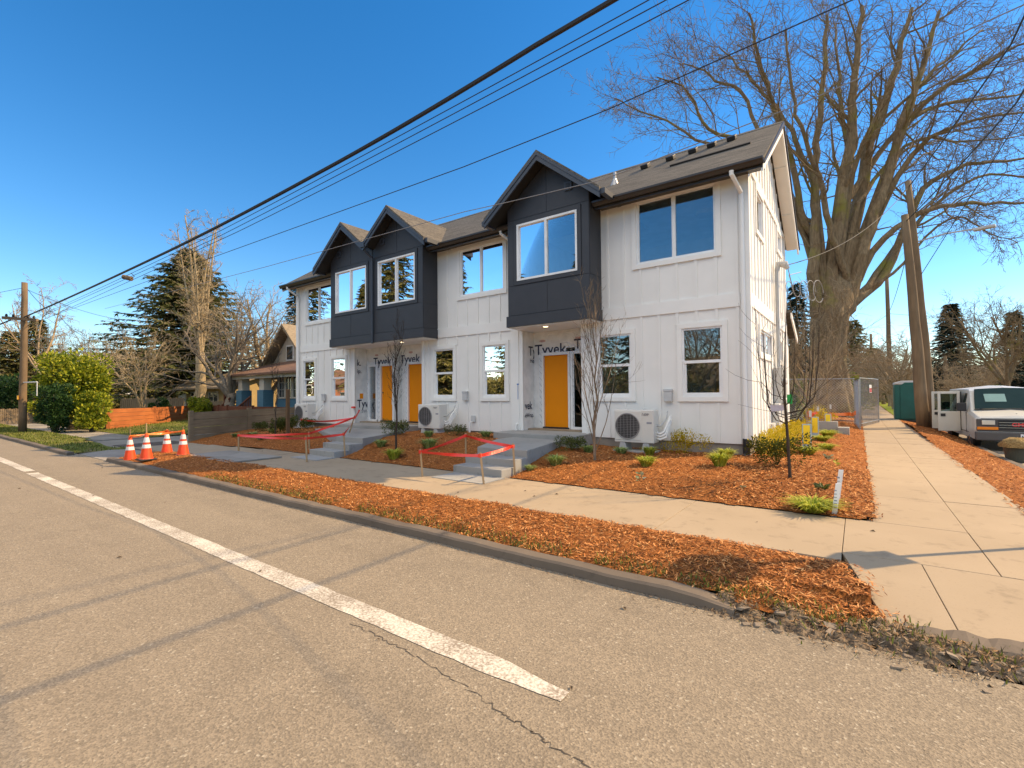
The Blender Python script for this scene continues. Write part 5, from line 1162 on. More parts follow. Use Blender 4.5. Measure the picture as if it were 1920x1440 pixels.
m_ = MB(); m_.tube([at(231, 519, 15.6), at(247, 523, 15.6)], .075, 8); tag(m_.build('cable_closure', POLE, loc=at(231, 519, 15.6)), 'stubby brown splice case hanging under the thick cable', 'splice case')
m_ = MB(); m_.tube([at(247, 522, 15.6), at(252, 518, 15.4), at(246, 512, 15.6)], .012, 5); tag(m_.build('cable_loop', WIRE, loc=at(247, 522, 15.6)), 'short black cable loop beside the splice case', 'cable')

# street sign out of frame to the right, its shadow crosses the walk
SGX, SGY = 2.1, 7.2
SGN = thing('street_sign', 'galvanised street sign post with a stop sign and name plates at the corner', 'street sign', (SGX, SGY, .1))
m_ = MB(); m_.tube([(SGX, SGY, .1), (SGX, SGY, 3.95)], .03, 8); m_.build('post', METAL, SGN)
dS = Vector((-sdir.y, sdir.x, 0)).normalized(); nn = Vector((sdir.x, sdir.y, 0)).normalized()*.004
m_ = MB(); c_ = Vector((SGX, SGY, 3.6))-nn*9; oc = [(c_+dS*.30*cos(a)+Vector((0, 0, .30*sin(a)))) for a in [pi/8+k*pi/4 for k in range(8)]]
m_.add([p-nn for p in oc]+[p+nn for p in oc], [tuple(range(8)), tuple(range(15, 7, -1))]+[(i, (i+1) % 8, (i+1) % 8+8, i+8) for i in range(8)]); m_.build('stop_plate', mat('stop_red', (.45, .02, .02), .4), SGN)
dN = (dS*.45+nn.normalized()*.89).normalized()
for z, d_, L_ in ((2.35, dS, .16), (2.72, dN, .42)):
    m_ = MB(); m_.obox(Vector((SGX, SGY, z))-nn*9, d_*L_, Vector((-d_.y, d_.x, 0))*.004, (0, 0, .20 if z < 2.5 else .12)); m_.build('name_plate', mat('sign_green', (.01, .16, .06), .4) if 'sign_green' not in MATS else MATS['sign_green'], SGN)

# ------------------------------------------------------------------ foliage masses
def conifer(name, label, base, h, r, mat_, seed, nb=200, sprays=16, spray=.5, droop=.25, trunk_r=.3, group=None, low=.06, tipup=.2):
    t = tree_thing(name, label, tuple(base), group); b = Vector(base); q = random.Random(seed)
    m_ = MB(); m_.tube([b, b+Vector((0, 0, h*.5)), b+Vector((.0, 0, h))], [trunk_r, trunk_r*.55, .02], 8)
    c = MB()
    for k in range(nb):
        f = low+(1-low)*(k+q.random())/nb; z = h*f; L = r*(1-f)**.75*q.uniform(.55, 1.12)+.12*r*(1-f)+.1; a = k*2.399+q.uniform(-.4, .4)
        o = Vector((cos(a), sin(a), 0)); pts = []
        for i in range(6):
            s = i/5; pts.append(b+Vector((0, 0, z))+o*L*s+Vector((0, 0, L*(.12*s-droop*s*s+tipup*max(0, s-.6)))))
        m_.tube(pts, [.05*(1-i/6)*L/r*1.5+.012 for i in range(6)], 4)
        ns = max(4, int(sprays*(.35+.65*L/r)))
        for j in range(ns):
            s = .12+.88*(j+q.random())/ns; i = min(int(s*5), 4); p = pts[i].lerp(pts[i+1], s*5-i); sd_ = Vector((-o.y, o.x, 0))*q.choice((-1, 1))
            d = (sd_*q.uniform(.3, 1.1)+o*q.uniform(.2, 1.0)+Vector((0, 0, q.uniform(-.45, .15)))).normalized(); l = spray*q.uniform(.5, 1.25)*(.6+.5*(1-s)); u = d.cross(Vector((q.uniform(-.3, .3), q.uniform(-.3, .3), 1))).normalized()*l*.16
            tip = p+d*l-Vector((0, 0, l*.18))
            c.add([p, p+d*l*.45+u, tip, p+d*l*.45-u], [(0, 1, 2, 3)])
            for e in (-1, 1):
                d2 = (d+u.normalized()*e*.8).normalized(); l2 = l*.55; p2 = p+d*l*.3; u2 = d2.cross(Vector((0, 0, 1))).normalized()*l2*.18
                c.add([p2, p2+d2*l2*.5+u2, p2+d2*l2-Vector((0, 0, l2*.2)), p2+d2*l2*.5-u2], [(0, 1, 2, 3)])
    m_.build('trunk', BARKG, t); c.build('crown', mat_, t); return t
def leafmass(name, label, base, dims, n, mat_, seed, leaf=.12, clumps=40, group=None, cat='shrub', trunk=True, shell=.75, boxy=1.0, cexp=1):
    t = tree_thing(name, label, tuple(base), group, cat); b = Vector(base); q = random.Random(seed); X, Y, Z = dims
    cs = []
    for _ in range(clumps):
        v = Vector((q.gauss(0, 1), q.gauss(0, 1), q.gauss(0, 1))).normalized(); m = max(abs(v.x), abs(v.y), abs(v.z)); v = v.lerp(v/m, .5*boxy)*q.uniform(shell-.3, shell)
        cs.append((Vector((v.x*X/2, v.y*Y/2, Z*.52+v.z*Z*.5)), q.uniform(.16, .32)*min(X, Y, Z)*.7))
    c = MB()
    for _ in range(n):
        p0, cr = q.choice(cs); v = Vector((q.gauss(0, 1), q.gauss(0, 1), q.gauss(0, 1))).normalized(); p = b+p0+v*cr*q.uniform(.55, 1.15)
        if p.z < b.z: p.z = b.z+q.uniform(0, .3)
        d = (v+Vector((q.uniform(-.8, .8), q.uniform(-.8, .8), q.uniform(-.2, 1.0)))).normalized(); l = leaf*q.uniform(.6, 1.4); u = d.orthogonal().normalized(); u = (Matrix.Rotation(q.uniform(0, 3.1), 3, d) @ u)*l*.28
        c.add([p, p+d*l*.5+u, p+d*l, p+d*l*.5-u], [(0, 1, 2, 3)])
    c.build('crown', mat_, t)
    if trunk:
        m_ = MB()
        for p0, cr in cs[::2]:
            m_.tube([b+Vector((p0.x*.15, p0.y*.15, 0)), b+Vector((p0.x*.5, p0.y*.5, p0.z*.55)), b+p0], [.05, .03, .012], 4)
        m_.build('trunk', BARKG, t)
    return t
def gnd(px, py, d, z): v = at(px, py, d); v.z = z; return v
# left background
conifer('cedar', 'big spreading cedar filling the sky behind the left bare tree', gnd(355, 760, 42, 0), 14.6, 9.4, NEEDLE, 3, 480, 42, .85, .30, .45, low=.10, tipup=.4)
BT = dict(levels=4, kids=(20, 6, 5), ang=(48, 45, 45), len=(.17, .5, .5), up=(.05, .04, .03), wob=(.035, .15, .2), minr=.012, start=(.12, .1, .1))
bare_tree('bare_tree', 'tall pale bare tree with upright broken stems in front of the cedar', gnd(376, 765, 34, .1), 15.5, .38, BARKL, 5, BT, (0, 0), trunk=.30, crown=7, spread=14, cr=.30)
bare_tree('gnarled_tree', 'gnarled bare orchard tree leaning over the brown fence by the bungalow', gnd(432, 770, 29, .2), 7.2, .34, BARKG, 8, dict(kids=(8, 6, 5), len=(.62, .55, .5), minr=.012, up=(.03, .03, .03), ang=(48, 50, 45)), (-.12, .05), trunk=.22, crown=6, spread=46, cr=.45)
bare_tree('gnarled_tree', 'bare dark limbed tree between the gnarled tree and the bungalow roof', gnd(500, 765, 33, .2), 8.5, .26, BARKL, 9, dict(kids=(9, 6, 6), len=(.55, .55, .5), minr=.012), (.1, .0), trunk=.2, crown=5, spread=42)
bare_tree('gnarled_tree', 'bare tree right of the bungalow gable against the house corner', gnd(530, 765, 38, .2), 8.0, .22, BARKL, 19, dict(kids=(9, 6, 6), len=(.55, .55, .5), minr=.014), (-.1, .0), trunk=.3, crown=5, spread=45)
bare_tree('brushy_tree', 'low brushy bare tree in front of the tan ranch house', gnd(268, 768, 31, .1), 5.6, .13, BARKL, 10, dict(kids=(7, 5, 4), len=(.6, .55, .5), minr=.011), trunk=.12, crown=6, spread=36)
bare_tree('bare_tree', 'distant bare tree right of the yellow hedge', gnd(185, 765, 48, 0), 9.5, .28, BARKG, 12, dict(kids=(9, 7, 5), minr=.016), trunk=.25, crown=6, spread=50)
bare_tree('bare_tree', 'thin leaning bare tree just right of the left utility pole', gnd(82, 765, 33, 0), 11.0, .17, BARKT, 14, dict(kids=(8, 6, 5), minr=.014, len=(.4, .5, .5)), (-.42, 0), trunk=.35, crown=4, spread=26)
bare_tree('bare_tree', 'faint distant bare tree at the left behind the hedges', gnd(120, 765, 70, 0), 10.5, .28, BARKG, 15, dict(kids=(9, 7, 5), minr=.02), trunk=.25, crown=6, spread=52)
conifer('evergreen_tree', 'dark evergreen behind the left utility pole', gnd(20, 765, 44, 0), 7.8, 3.6, NEEDLEY, 21, 170, 22, .8, .3, .25)
conifer('evergreen_tree', 'olive evergreen right of the left utility pole', gnd(68, 765, 48, 0), 9.6, 3.2, NEEDLE, 22, 170, 22, .8, .3, .25)
conifer('evergreen_tree', 'low olive evergreen between the hedge and the cedar', gnd(205, 765, 52, 0), 5.6, 3.4, NEEDLEY, 23, 150, 20, .8, .3, .25)
conifer('fir', 'dark slim fir peeping over the bungalow beside the house corner', gnd(553, 765, 62, 0), 16, 3.0, NEEDLEB, 24, 170, 18, .9, .3, .3)
leafmass('laurel_hedge', 'large bright yellow green laurel with shaded clipped side beside the walk', gnd(82, 800, 22, 0)+Vector((-1.0, 1.2, 0)), (3.4, 2.8, 3.9), 19000, LEAFH, 31, .15, 60, cat='hedge', boxy=1.7)
leafmass('clipped_hedge', 'dark green clipped conifer hedge on the left face of the laurel', gnd(98, 808, 21.4, 0)+Vector((-.2, .1, 0)), (1.7, 1.3, 2.3), 9000, LEAFD, 32, .10, 34, cat='hedge', boxy=1.8)
leafmass('laurel_bush', 'low yellow green laurel bush spilling right of the big hedge', gnd(160, 806, 22, 0)+Vector((.3, .2, 0)), (1.9, 1.4, 2.1), 5000, LEAFH, 33, .13, 26)
leafmass('laurel_bush', 'small yellow green bush behind the left utility pole', gnd(65, 790, 30, 0), (1.2, 1.2, 1.4), 2500, LEAFH, 34, .13, 16)
leafmass('ivy_shrub', 'dark leafy shrub on the picket fence below the ranch house', gnd(298, 782, 31, 0), (2.2, 1.0, 1.5), 3500, LEAFD, 35, .13, 20)
leafmass('ivy_shrub', 'leafy shrub at the foot of the pale tree trunk', gnd(372, 780, 30, 0), (2.0, 1.2, 1.6), 3500, LEAFH, 36, .13, 20); leafmass('ivy_shrub', 'dark shrub mass left of the utility pole', gnd(12, 790, 34, 0), (4.2, 2.5, 3.6), 6000, LEAFD, 37, .16, 30)
# houses on the left
def house(name, label, base, rz, L, D, hw, hr, wallm, roofm, ov=.45, wins=(), group=None, cat='house', trimm=None, hip=0, chim=None):
    t = thing(name, label, cat, tuple(base), group, rz)
    def bl(mb, nm, mt): # local build
        ORGsave = ORG[t.name]; ORG[t.name] = Vector((0, 0, 0)); o = mb.build(nm, mt, t); ORG[t.name] = ORGsave; return o
    m_ = MB(); m_.box(-L/2, L/2, 0, D, -.6, hw)
    if not hip: m_.prism([(0.0, hw), (D, hw), (D/2, hw+hr*D/(D+2*ov))], 'x', -L/2, L/2)
    bl(m_, 'wall', wallm); r = MB(); e = hw-.02; th = .12
    if hip:
        P = [(-L/2-ov, -ov, e), (L/2+ov, -ov, e), (L/2+ov, D+ov, e), (-L/2-ov, D+ov, e), (-L/2+hip, D/2, e+hr), (L/2-hip, D/2, e+hr)]
        r.add(P+[(p[0], p[1], p[2]-th) for p in P[:4]], [(0, 1, 5, 4), (1, 2, 5), (2, 3, 4, 5), (3, 0, 4), (6, 9, 8, 7), (0, 6, 7, 1), (1, 7, 8, 2), (2, 8, 9, 3), (3, 9, 6, 0)])
    else: r.prism([(-ov, e), (D/2, e+hr), (D+ov, e), (D+ov, e-th), (D/2, e+hr-th), (-ov, e-th)], 'x', -L/2-ov, L/2+ov)
    ro = bl(r, 'roof', roofm)
    if chim: m_ = MB(); m_.box(chim-.3, chim+.3, D/2-.3, D/2+.3, hw, hw+hr+.8); c = bl(m_, 'chimney', mat('brick_chimney', (.22, .11, .07), .9) if 'brick_chimney' not in MATS else MATS['brick_chimney']); c.parent = ro
    for (x0, x1, z0, z1) in wins:
        m_ = MB(); m_.box(x0-.08, x1+.08, -.05, -.002, z0-.08, z0); m_.box(x0-.08, x1+.08, -.05, -.002, z1, z1+.08); m_.box(x0-.08, x0, -.05, -.003, z0, z1); m_.box(x1, x1+.08, -.05, -.003, z0, z1); m_.box((x0+x1)/2-.03, (x0+x1)/2+.03, -.045, -.004, z0, z1)
        f_ = bl(m_, 'window', trimm or CREAM); m_ = MB(); m_.box(x0, x1, -.02, -.006, z0, z1); p = bl(m_, 'pane', MATS.get('dark_pane') or mat('dark_pane', (.03, .035, .04), .08)); p.parent = f_
    return t, bl
rb_ = gnd(330, 765, 39, 0)
rh, bl = house('ranch_house', 'low ranch house with tan shingle roof behind the picket fence', rb_, R(6), 15, 8, 2.3, 1.5, YWALL, TANROOF, .6, [(-5.2, -3.8, .9, 1.9), (2.4, 3.6, .9, 1.9), (5, 6.2, .9, 1.9)], chim=-1.5)
m_ = MB(); m_.prism([(-5.6, 2.28), (-.6, 2.28), (-3.1, 3.3)], 'y', -.95, 3.6); g1 = bl(m_, 'front_gable', YWALL)
m_ = MB(); m_.prism([(-6.2, 2.18), (-3.1, 3.52), (0, 2.18), (0, 2.06), (-3.1, 3.38), (-6.2, 2.06)], 'y', -1.3, 3.7); bl(m_, 'gable_roof', TANROOF)
m_ = MB(); m_.box(.5, 1.6, -.06, -.001, .6, 2.0); bl(m_, 'garage_door', TRIM)
# blue bungalow
BG = thing('bungalow', 'blue shingled bungalow with brown roof, porch piers and banded windows', 'house', (-25, 14.5, 0))
m_ = MB(); m_.box(-27.3, -20.5, 14.3, 26, -.3, 1.45); m_.build('wall', BLUEW, BG)
m_ = MB(); m_.box(-27.25, -20.5, 14.33, 26, 1.45, 2.9); m_.build('cream_wall', CREAM, BG)
m_ = MB(); m_.prism([(13.3, 2.92), (17.0, 3.95), (17.0, 3.83), (13.3, 2.80)], 'x', -31.3, -20.2); m_.build('porch_roof', BRNROOF, BG)
m_ = MB(); m_.prism([(-32.6, 3.3), (-29.9, 5.8), (-27.2, 3.3)], 'y', 16.6, 26); m_.build('upper_gable', CREAM, BG)
m_ = MB(); m_.prism([(-33.4, 2.9), (-29.9, 6.25), (-26.4, 2.9), (-26.4, 2.75), (-29.9, 6.05), (-33.4, 2.75)], 'y', 16.0, 26.4); m_.build('roof', TANROOF, BG)
m_ = MB(); m_.box(-30.35, -29.45, 16.55, 16.598, 3.9, 4.9); f_ = m_.build('gable_window', TRIM, BG); m_ = MB(); m_.box(-30.25, -29.55, 16.53, 16.548, 3.98, 4.82); m_.build('pane', MATS['dark_pane'], f_)
for x0, x1 in ((-26.9, -26.35), (-26.15, -25.6), (-25.4, -24.85), (-24.6, -24.05), (-23.8, -23.2)):
    m_ = MB(); m_.box(x0-.07, x1+.07, 14.24, 14.328, 1.45, 1.53); m_.box(x0-.07, x1+.07, 14.24, 14.328, 2.75, 2.83); m_.box(x0-.07, x0, 14.24, 14.327, 1.53, 2.75); m_.box(x1, x1+.07, 14.24, 14.327, 1.53, 2.75)
    for z in (1.95, 2.35): m_.box(x0, x1, 14.26, 14.32, z-.015, z+.015)
    m_.box((x0+x1)/2-.015, (x0+x1)/2+.015, 14.265, 14.318, 1.53, 2.75); f_ = m_.build('window', CREAM, BG); m_ = MB(); m_.box(x0, x1, 14.30, 14.322, 1.53, 2.75); m_.build('pane', MATS['dark_pane'], f_)
for x in (-30.35, -27.75):
    m_ = MB(); m_.box(x-.35, x+.35, 13.6, 14.2, -.2, 1.95); m_.build('pier', BLUEW, BG)
    m_ = MB(); m_.prism([(x-.28, 1.95), (x+.28, 1.95), (x+.2, 2.85), (x-.2, 2.85)], 'y', 13.68, 14.12); m_.build('column', CREAM, BG)
m_ = MB(); m_.box(-31.2, -20.3, 13.5, 13.62, 2.62, 2.80); m_.build('porch_beam', CREAM, BG)
m_ = MB(); m_.box(-31, -27.3, 13.7, 17, -.2, .62); m_.build('porch_floor', BROWNWOOD, BG)
for x0, x1, z0, z1 in ((-32.3, -30.8, .1, .75), (-29.9, -28.2, .15, .85)):
    m_ = MB(); m_.obox(((x0+x1)/2, 13.3, (z0+z1)/2+.75), ((x1-x0)/2, 0, (z1-z0)/2), (0, .04, 0), (0, 0, .04))
    for k in range(9):
        x = x0+(x1-x0)*(k+.5)/9; z = z0+(z1-z0)*(k+.5)/9; m_.box(x-.02, x+.02, 13.28, 13.32, z, z+.75)
    m_.build('stair_rail', BROWNWOOD, BG)
# fences
def board_fence(name, label, pts, h, matw, rows=6, post=.1, gap=.012, hs=None):
    t = thing(name, label, 'fence', tuple(pts[0])); P = [Vector(p) for p in pts]
    for i, p in enumerate(P):
        m_ = MB(); m_.box(p.x-post/2, p.x+post/2, p.y-post/2, p.y+post/2, p.z-.3, p.z+(hs[i] if hs else h)+.05); m_.build('post', matw, t)
    for i, (a, b_) in enumerate(zip(P[:-1], P[1:])):
        m_ = MB(); d = b_-a; u = Vector((d.x, d.y, 0)).normalized(); n_ = Vector((-u.y, u.x, 0)); ha = hs[i] if hs else h; hb = hs[i+1] if hs else h
        for k in range(rows):
            f0, f1 = k/rows, (k+1)/rows-gap; q0 = [a+n_*s*.018+Vector((0, 0, ha*f)) for s in (-1, 1) for f in (f0, f1)]; q1 = [b_+n_*s*.018+Vector((0, 0, hb*f)) for s in (-1, 1) for f in (f0, f1)]
            m_.add(q0+q1, [(0, 1, 5, 4), (2, 6, 7, 3), (1, 3, 7, 5), (0, 4, 6, 2)])
        m_.build('board_panel', matw, t)
    return t
board_fence('cedar_fence', 'new reddish cedar board fence across the lawn beyond the driveway', [(-29.8, 7.25, .0), (-32.2, 9.9, .0), (-34.8, 13.4, .05)], 1.05, CEDAR, 5, .14, hs=[1.05, 1.02, 1.02])
board_fence('retaining_wall', 'weathered grey board retaining wall with posts left of the house', [(-18.9, 6.88, -.02), (-18.9, 8.85, .05), (-18.9, 10.75, .1), (-18.9, 13.2, .15)], 1.06, GREYWOOD, 4, .13, hs=[1.08, 1.06, 1.04, 1.0])
board_fence('stained_fence', 'low dark stained board fence between the lawn and the bungalow', [(-34.5, 13.6, .1), (-31.6, 13.0, .1), (-29.5, 12.6, .1), (-26.5, 12.6, .1), (-23, 12.6, .1)], .95, BROWNWOOD, 4, .12)
board_fence('stair_screen', 'taller slatted brown screen at the bungalow stairs', [(-33.6, 14.2, .1), (-31.4, 14.2, .1)], 1.65, BROWNWOOD, 8, .12, gap=.05)
def picket(label, a, b_, h, n):
    t = thing('picket_fence', label, 'fence', tuple(a)); a, b_ = Vector(a), Vector(b_); u = (b_-a)/n; m_ = MB(); nn = Vector((-u.y, u.x, 0)).normalized()*.015
    for k in range(n):
        p = a+u*(k+.5); m_.obox(p+Vector((0, 0, h/2)), u*.42, nn, (0, 0, h/2*(1+.04*(k % 3))))
    m_.build('pickets', PICKET, t); m_ = MB()
    for z in (.3*h, .8*h): m_.obox((a+b_)/2+nn*2.2+Vector((0, 0, z)), (b_-a)/2, nn, (0, 0, .05))
    m_.build('rail', PICKET, t)
picket('grey tan picket fence in front of the ranch house', gnd(225, 785, 33, 0), gnd(345, 780, 33, 0), 1.5, 34); picket('short tan picket fence right of the pale tree trunk', gnd(380, 780, 33, .0), gnd(425, 778, 33, .0), 1.25, 14)
picket('low grey picket fence behind the left utility pole', gnd(-30, 800, 28, 0), gnd(75, 795, 30, 0), .95, 26)
house('distant_house', 'grey roofed house hidden behind the evergreens at the far left', gnd(10, 765, 52, 0), R(10), 9, 8, 4.4, 2.2, LGREY, SHING, .4, [(-2, -.8, 2.6, 3.8), (1, 2.2, 2.6, 3.8)])
house('distant_house', 'pale gabled house showing between the hedge and the ranch house', gnd(240, 765, 62, 0), R(70), 9, 7, 5.0, 2.6, TRIM, TANROOF, .4, [(-2, -.8, 2.6, 3.8)], chim=1)

# ------------------------------------------------------------------ right side street
TO = thing('portable_toilet', 'teal portable toilet with white domed roof beside the side walk', 'portable toilet', (2.0, 31.5, -.05))
X, Y, Z = 2.0, 31.5, .02; hw_, hd_, ht = .53, .53, 1.86
m_ = MB(); m_.box(X-hw_-.03, X+hw_+.03, Y-hd_-.03, Y+hd_+.03, Z-.12, Z+.08); m_.build('base', DARK, TO, bevel=.02)
m_ = MB(); m_.box(X-hw_, X+hw_, Y-hd_, Y+hd_, Z+.08, Z+ht); m_.build('body', TEAL, TO, bevel=.03)
m_ = MB(); m_.box(X-.30, X+hw_-.05, Y-hd_-.03, Y-hd_-.001, Z+.14, Z+ht-.05); m_.prism([(X-.30, Z+ht-.05), (X+hw_-.05, Z+ht-.05), (X+.35, Z+ht+.10), (X-.12, Z+ht+.10)], 'y', Y-hd_-.03, Y-hd_-.001); dd = m_.build('door', TEAL, TO, bevel=.01)
for k in range(4): pass
m_ = MB(); m_.box(X+.30, X+.36, Y-hd_-.06, Y-hd_-.031, Z+.95, Z+1.1); m_.build('handle', DARK, dd)
m_ = MB(); m_.box(X-hw_-.012, X-hw_-.001, Y-.3, Y+.3, Z+.15, Z+1.7); m_.box(X-hw_+.03, X-.34, Y-hd_-.018, Y-hd_-.001, Z+.15, Z+ht-.08); m_.build('side_panel', TEAL, TO, bevel=.005)
m_ = MB(); m_.prism([(X-hw_-.03, Z+ht), (X+hw_+.03, Z+ht), (X+hw_, Z+ht+.10), (X+.25, Z+ht+.19), (X-.25, Z+ht+.19), (X-hw_, Z+ht+.10)], 'y', Y-hd_-.02, Y+hd_+.03); m_.build('roof', LGREY, TO, bevel=.03)
m_ = MB(); m_.tube([(2.06, 24.9, .2), (2.0, 24.85, 2.25)], .065, 10); tag(m_.build('guy_guard', YEL, loc=(2.06, 24.9, .2)), 'tall yellow plastic guard standing against the thick leaning pole', 'pole guard')
# temporary chain link panels
FW = mat('fence_wire', (.40, .40, .40), .5, (.30, .30, .30), 5, metal=.3)
def panel(label, a, b_, h=1.85, step=.11, sign=False):
    t = thing('fence_panel', label, 'fence', tuple(a), 'temporary chain link panels'); a, b_ = Vector(a), Vector(b_); L = (b_-a).length; u = (b_-a)/L
    f = MB(); Pp = lambda s, z: a+u*s+Vector((0, 0, z))
    f.tube([Pp(0, 0), Pp(0, h), Pp(L, h), Pp(L, .0)], .024, 6); f.tube([Pp(0, .12), Pp(L, .12)], .02, 6); f.build('frame', METAL, t)
    m_ = MB(); s = -h
    while s < L:
        for sg_ in (1, -1):
            p0, p1 = max(s, 0), min(s+h, L)
            if p1 > p0:
                z0, z1 = (p0-s, p1-s) if sg_ > 0 else (h-(p0-s), h-(p1-s)); m_.tube([Pp(p0, z0), Pp(p1, z1)], .0045, 3)
        s += step
    m_.build('chain_link', FW, t)
    if sign:
        nn = Vector((-u.y, u.x, 0)).normalized()*.03
        if nn.y > 0: nn = -nn
        m_ = MB(); m_.obox(Pp(L*.5, 1.52)+nn, u*.24, nn*.1, (0, 0, .17)); s_ = m_.build('sign', VINYL, t); m_ = MB(); m_.obox(Pp(L*.5, 1.46)+nn*1.15, u*.22, nn*.05, (0, 0, .09)); m_.build('sign_red_field', mat('sign_red', (.6, .05, .05), .5), s_)
panel('near chain link panel standing edge on at the side walk', (.02, 21.6, .15), (-.12, 24.3, .15)); panel('chain link panel turned toward the street with a small sign', (.05, 23.6, .15), (.72, 27.3, .15), 1.95, sign=True)
panel('chain link panel running left behind the trunk guards', (-.15, 24.6, .2), (-3.2, 24.9, .25), 1.9); panel('far chain link panel in front of the elm trunk', (-3.3, 24.95, .25), (-6.3, 25.4, .3), 1.9)
m_ = MB(); m_.box(-1.35, -.55, 18.2, 18.5, .2, .62); m_.box(-.55, -.25, 18.0, 18.5, .1, .45); tag(m_.build('concrete_step', CONC_N, loc=(-.9, 18.3, .2), bevel=.01), 'pale concrete side landing behind the farthest trunk guard', 'step')
tape([(-.12, 22.3, .75), (-.3, 24.5, .62), (-1.1, 24.6, .6)], 'orange mesh scrap on the near chain link panel', ORTAPE, wd=.07, sag=.02)
m_ = MB(); q = random.Random(2)
for k in range(5): m_.tube([(-1.15+.03*k, 15.0, .9), (-1.1+.05*k, 15.0, 1.05), (-1.0+.03*k, 15.0, .98)], .012, 4)
tag(m_.build('flagging_knot', REDTAPE, loc=(-1.1, 15, .9)), 'knot of red and white flagging on the middle young tree', 'tape')
# plants right of the elm
bare_tree('weeping_shrub', 'thin pale weeping brush growing against the elm trunk', (-1.7, 26.0, .25), 4.6, .07, BARKT, 40, dict(levels=3, kids=(10, 6, 4), len=(.55, .5, .5), up=(-.02, -.05, -.06), minr=.007), trunk=.1, crown=16, spread=38, cat='shrub')
bare_tree('weeping_shrub', 'taller thin bare brush between the house corner and the elm', (-2.9, 25.6, .25), 5.2, .06, BARKT, 41, dict(levels=3, kids=(9, 6, 4), len=(.5, .5, .5), minr=.007), trunk=.1, crown=12, spread=22, cat='shrub')
leafmass('golden_bush', 'yellow green bush right of the elm trunk above the fence panels', gnd(1598, 760, 33, .2), (2.9, 2.2, 2.7), 5500, LEAFH, 42, .15, 34); leafmass('golden_bush', 'yellow green bush behind the meters at the house corner', gnd(1488, 765, 27, .2), (1.9, 1.5, 2.6), 4000, LEAFH, 43, .13, 26)
conifer('dark_conifer', 'dark conifer seen between the house and the elm', gnd(1497, 760, 48, 0), 12.5, 3.2, NEEDLEB, 44, 200, 20, .8, .3, .3)
conifer('olive_conifer', 'olive conifer right of the elm trunk', gnd(1602, 750, 52, 0), 9.3, 3.8, NEEDLEY, 45, 200, 22, .8, .25, .3); conifer('olive_conifer', 'lower olive conifer between the elm and the slim far pole', gnd(1640, 750, 60, 0), 7.0, 4.0, NEEDLEY, 46, 180, 22, .8, .25, .3)
GSR = 'bare street trees along the side walk'
SP = dict(kids=(9, 7, 5), len=(.6, .55, .5), minr=.013, up=(.0, .0, .0), ang=(48, 48, 45))
for i, (x, y, h, lb) in enumerate([(2.3, 40, 4.8, 'nearest bare street tree behind the portable toilet'), (2.2, 46, 5.0, 'second bare street tree behind the portable toilet'), (2.3, 54, 5.2, 'third bare street tree along the grassy verge'), (2.2, 64, 5.5, 'farthest bare street tree along the grassy verge')]):
    bare_tree('street_tree', lb, (x, y, .05), h, .17, BARKT, 50+i, SP, (-.15, 0), GSR, .26, 7, 58)
conifer('blue_conifer', 'tall dark conifer beyond the parked cars right of the big poles', gnd(1787, 748, 62, -.2), 13.0, 4.4, NEEDLEB, 60, 240, 24, 1.0, .2, .35, low=.12)
conifer('blue_conifer', 'dark conifer at the right edge behind the van', gnd(1905, 745, 55, -.2), 10.8, 3.6, NEEDLEB, 61, 200, 22, .9, .2, .35)
bare_tree('bare_street_tree', 'bare dark tree at the right edge above the van roof', gnd(1893, 748, 38, -.2), 8.8, .30, BARK, 62, dict(kids=(9, 7, 6), len=(.6, .55, .5), minr=.013), (-.05, 0), trunk=.24, crown=6, spread=55)
bare_tree('brushy_tree', 'tan brushy bare tree below the tall dark conifer', gnd(1835, 750, 50, -.2), 6.0, .16, BARKT, 63, SP, trunk=.15, crown=8, spread=55); bare_tree('brushy_tree', 'tan bare brush right of the thick pole', gnd(1762, 750, 66, -.2), 6.6, .16, BARKT, 64, SP, trunk=.15, crown=8, spread=50)
bare_tree('brushy_tree', 'fallen looking pale brush beside the short brown pole', gnd(1808, 750, 42, -.2), 3.6, .10, BARKL, 65, SP, (.3, 0), trunk=.12, crown=7, spread=60)
leafmass('dark_bush', 'round dark bush behind the distant parked cars', gnd(1752, 750, 82, -.2), (6, 4, 5.0), 4000, LEAFD, 66, .3, 30); leafmass('dark_bush', 'green bush above the van roof', gnd(1880, 748, 45, -.2), (3.0, 2, 2.0), 3000, LEAFH, 67, .18, 20)
house('distant_house', 'beige house half hidden by trees above the van', gnd(1862, 750, 66, -.2), R(-20), 8, 8, 3.0, 2.4, CREAM, TANROOF, .4, [(-2, -.6, 1.5, 2.6), (.8, 2.2, 1.5, 2.6)])
house('distant_house', 'grey house roof beyond the tall dark conifer', gnd(1735, 750, 105, -.2), R(-10), 12, 9, 4.0, 2.6, LGREY, SHING, .4, [(-3, -1.5, 1.5, 2.8), (1.5, 3, 1.5, 2.8)])
house('distant_house', 'tan house behind the golden bush right of the elm', gnd(1500, 752, 60, .1), R(0), 9, 8, 4.6, 2.6, TRIM, TANROOF, .4, [(-2, -1, 2, 3.2)])

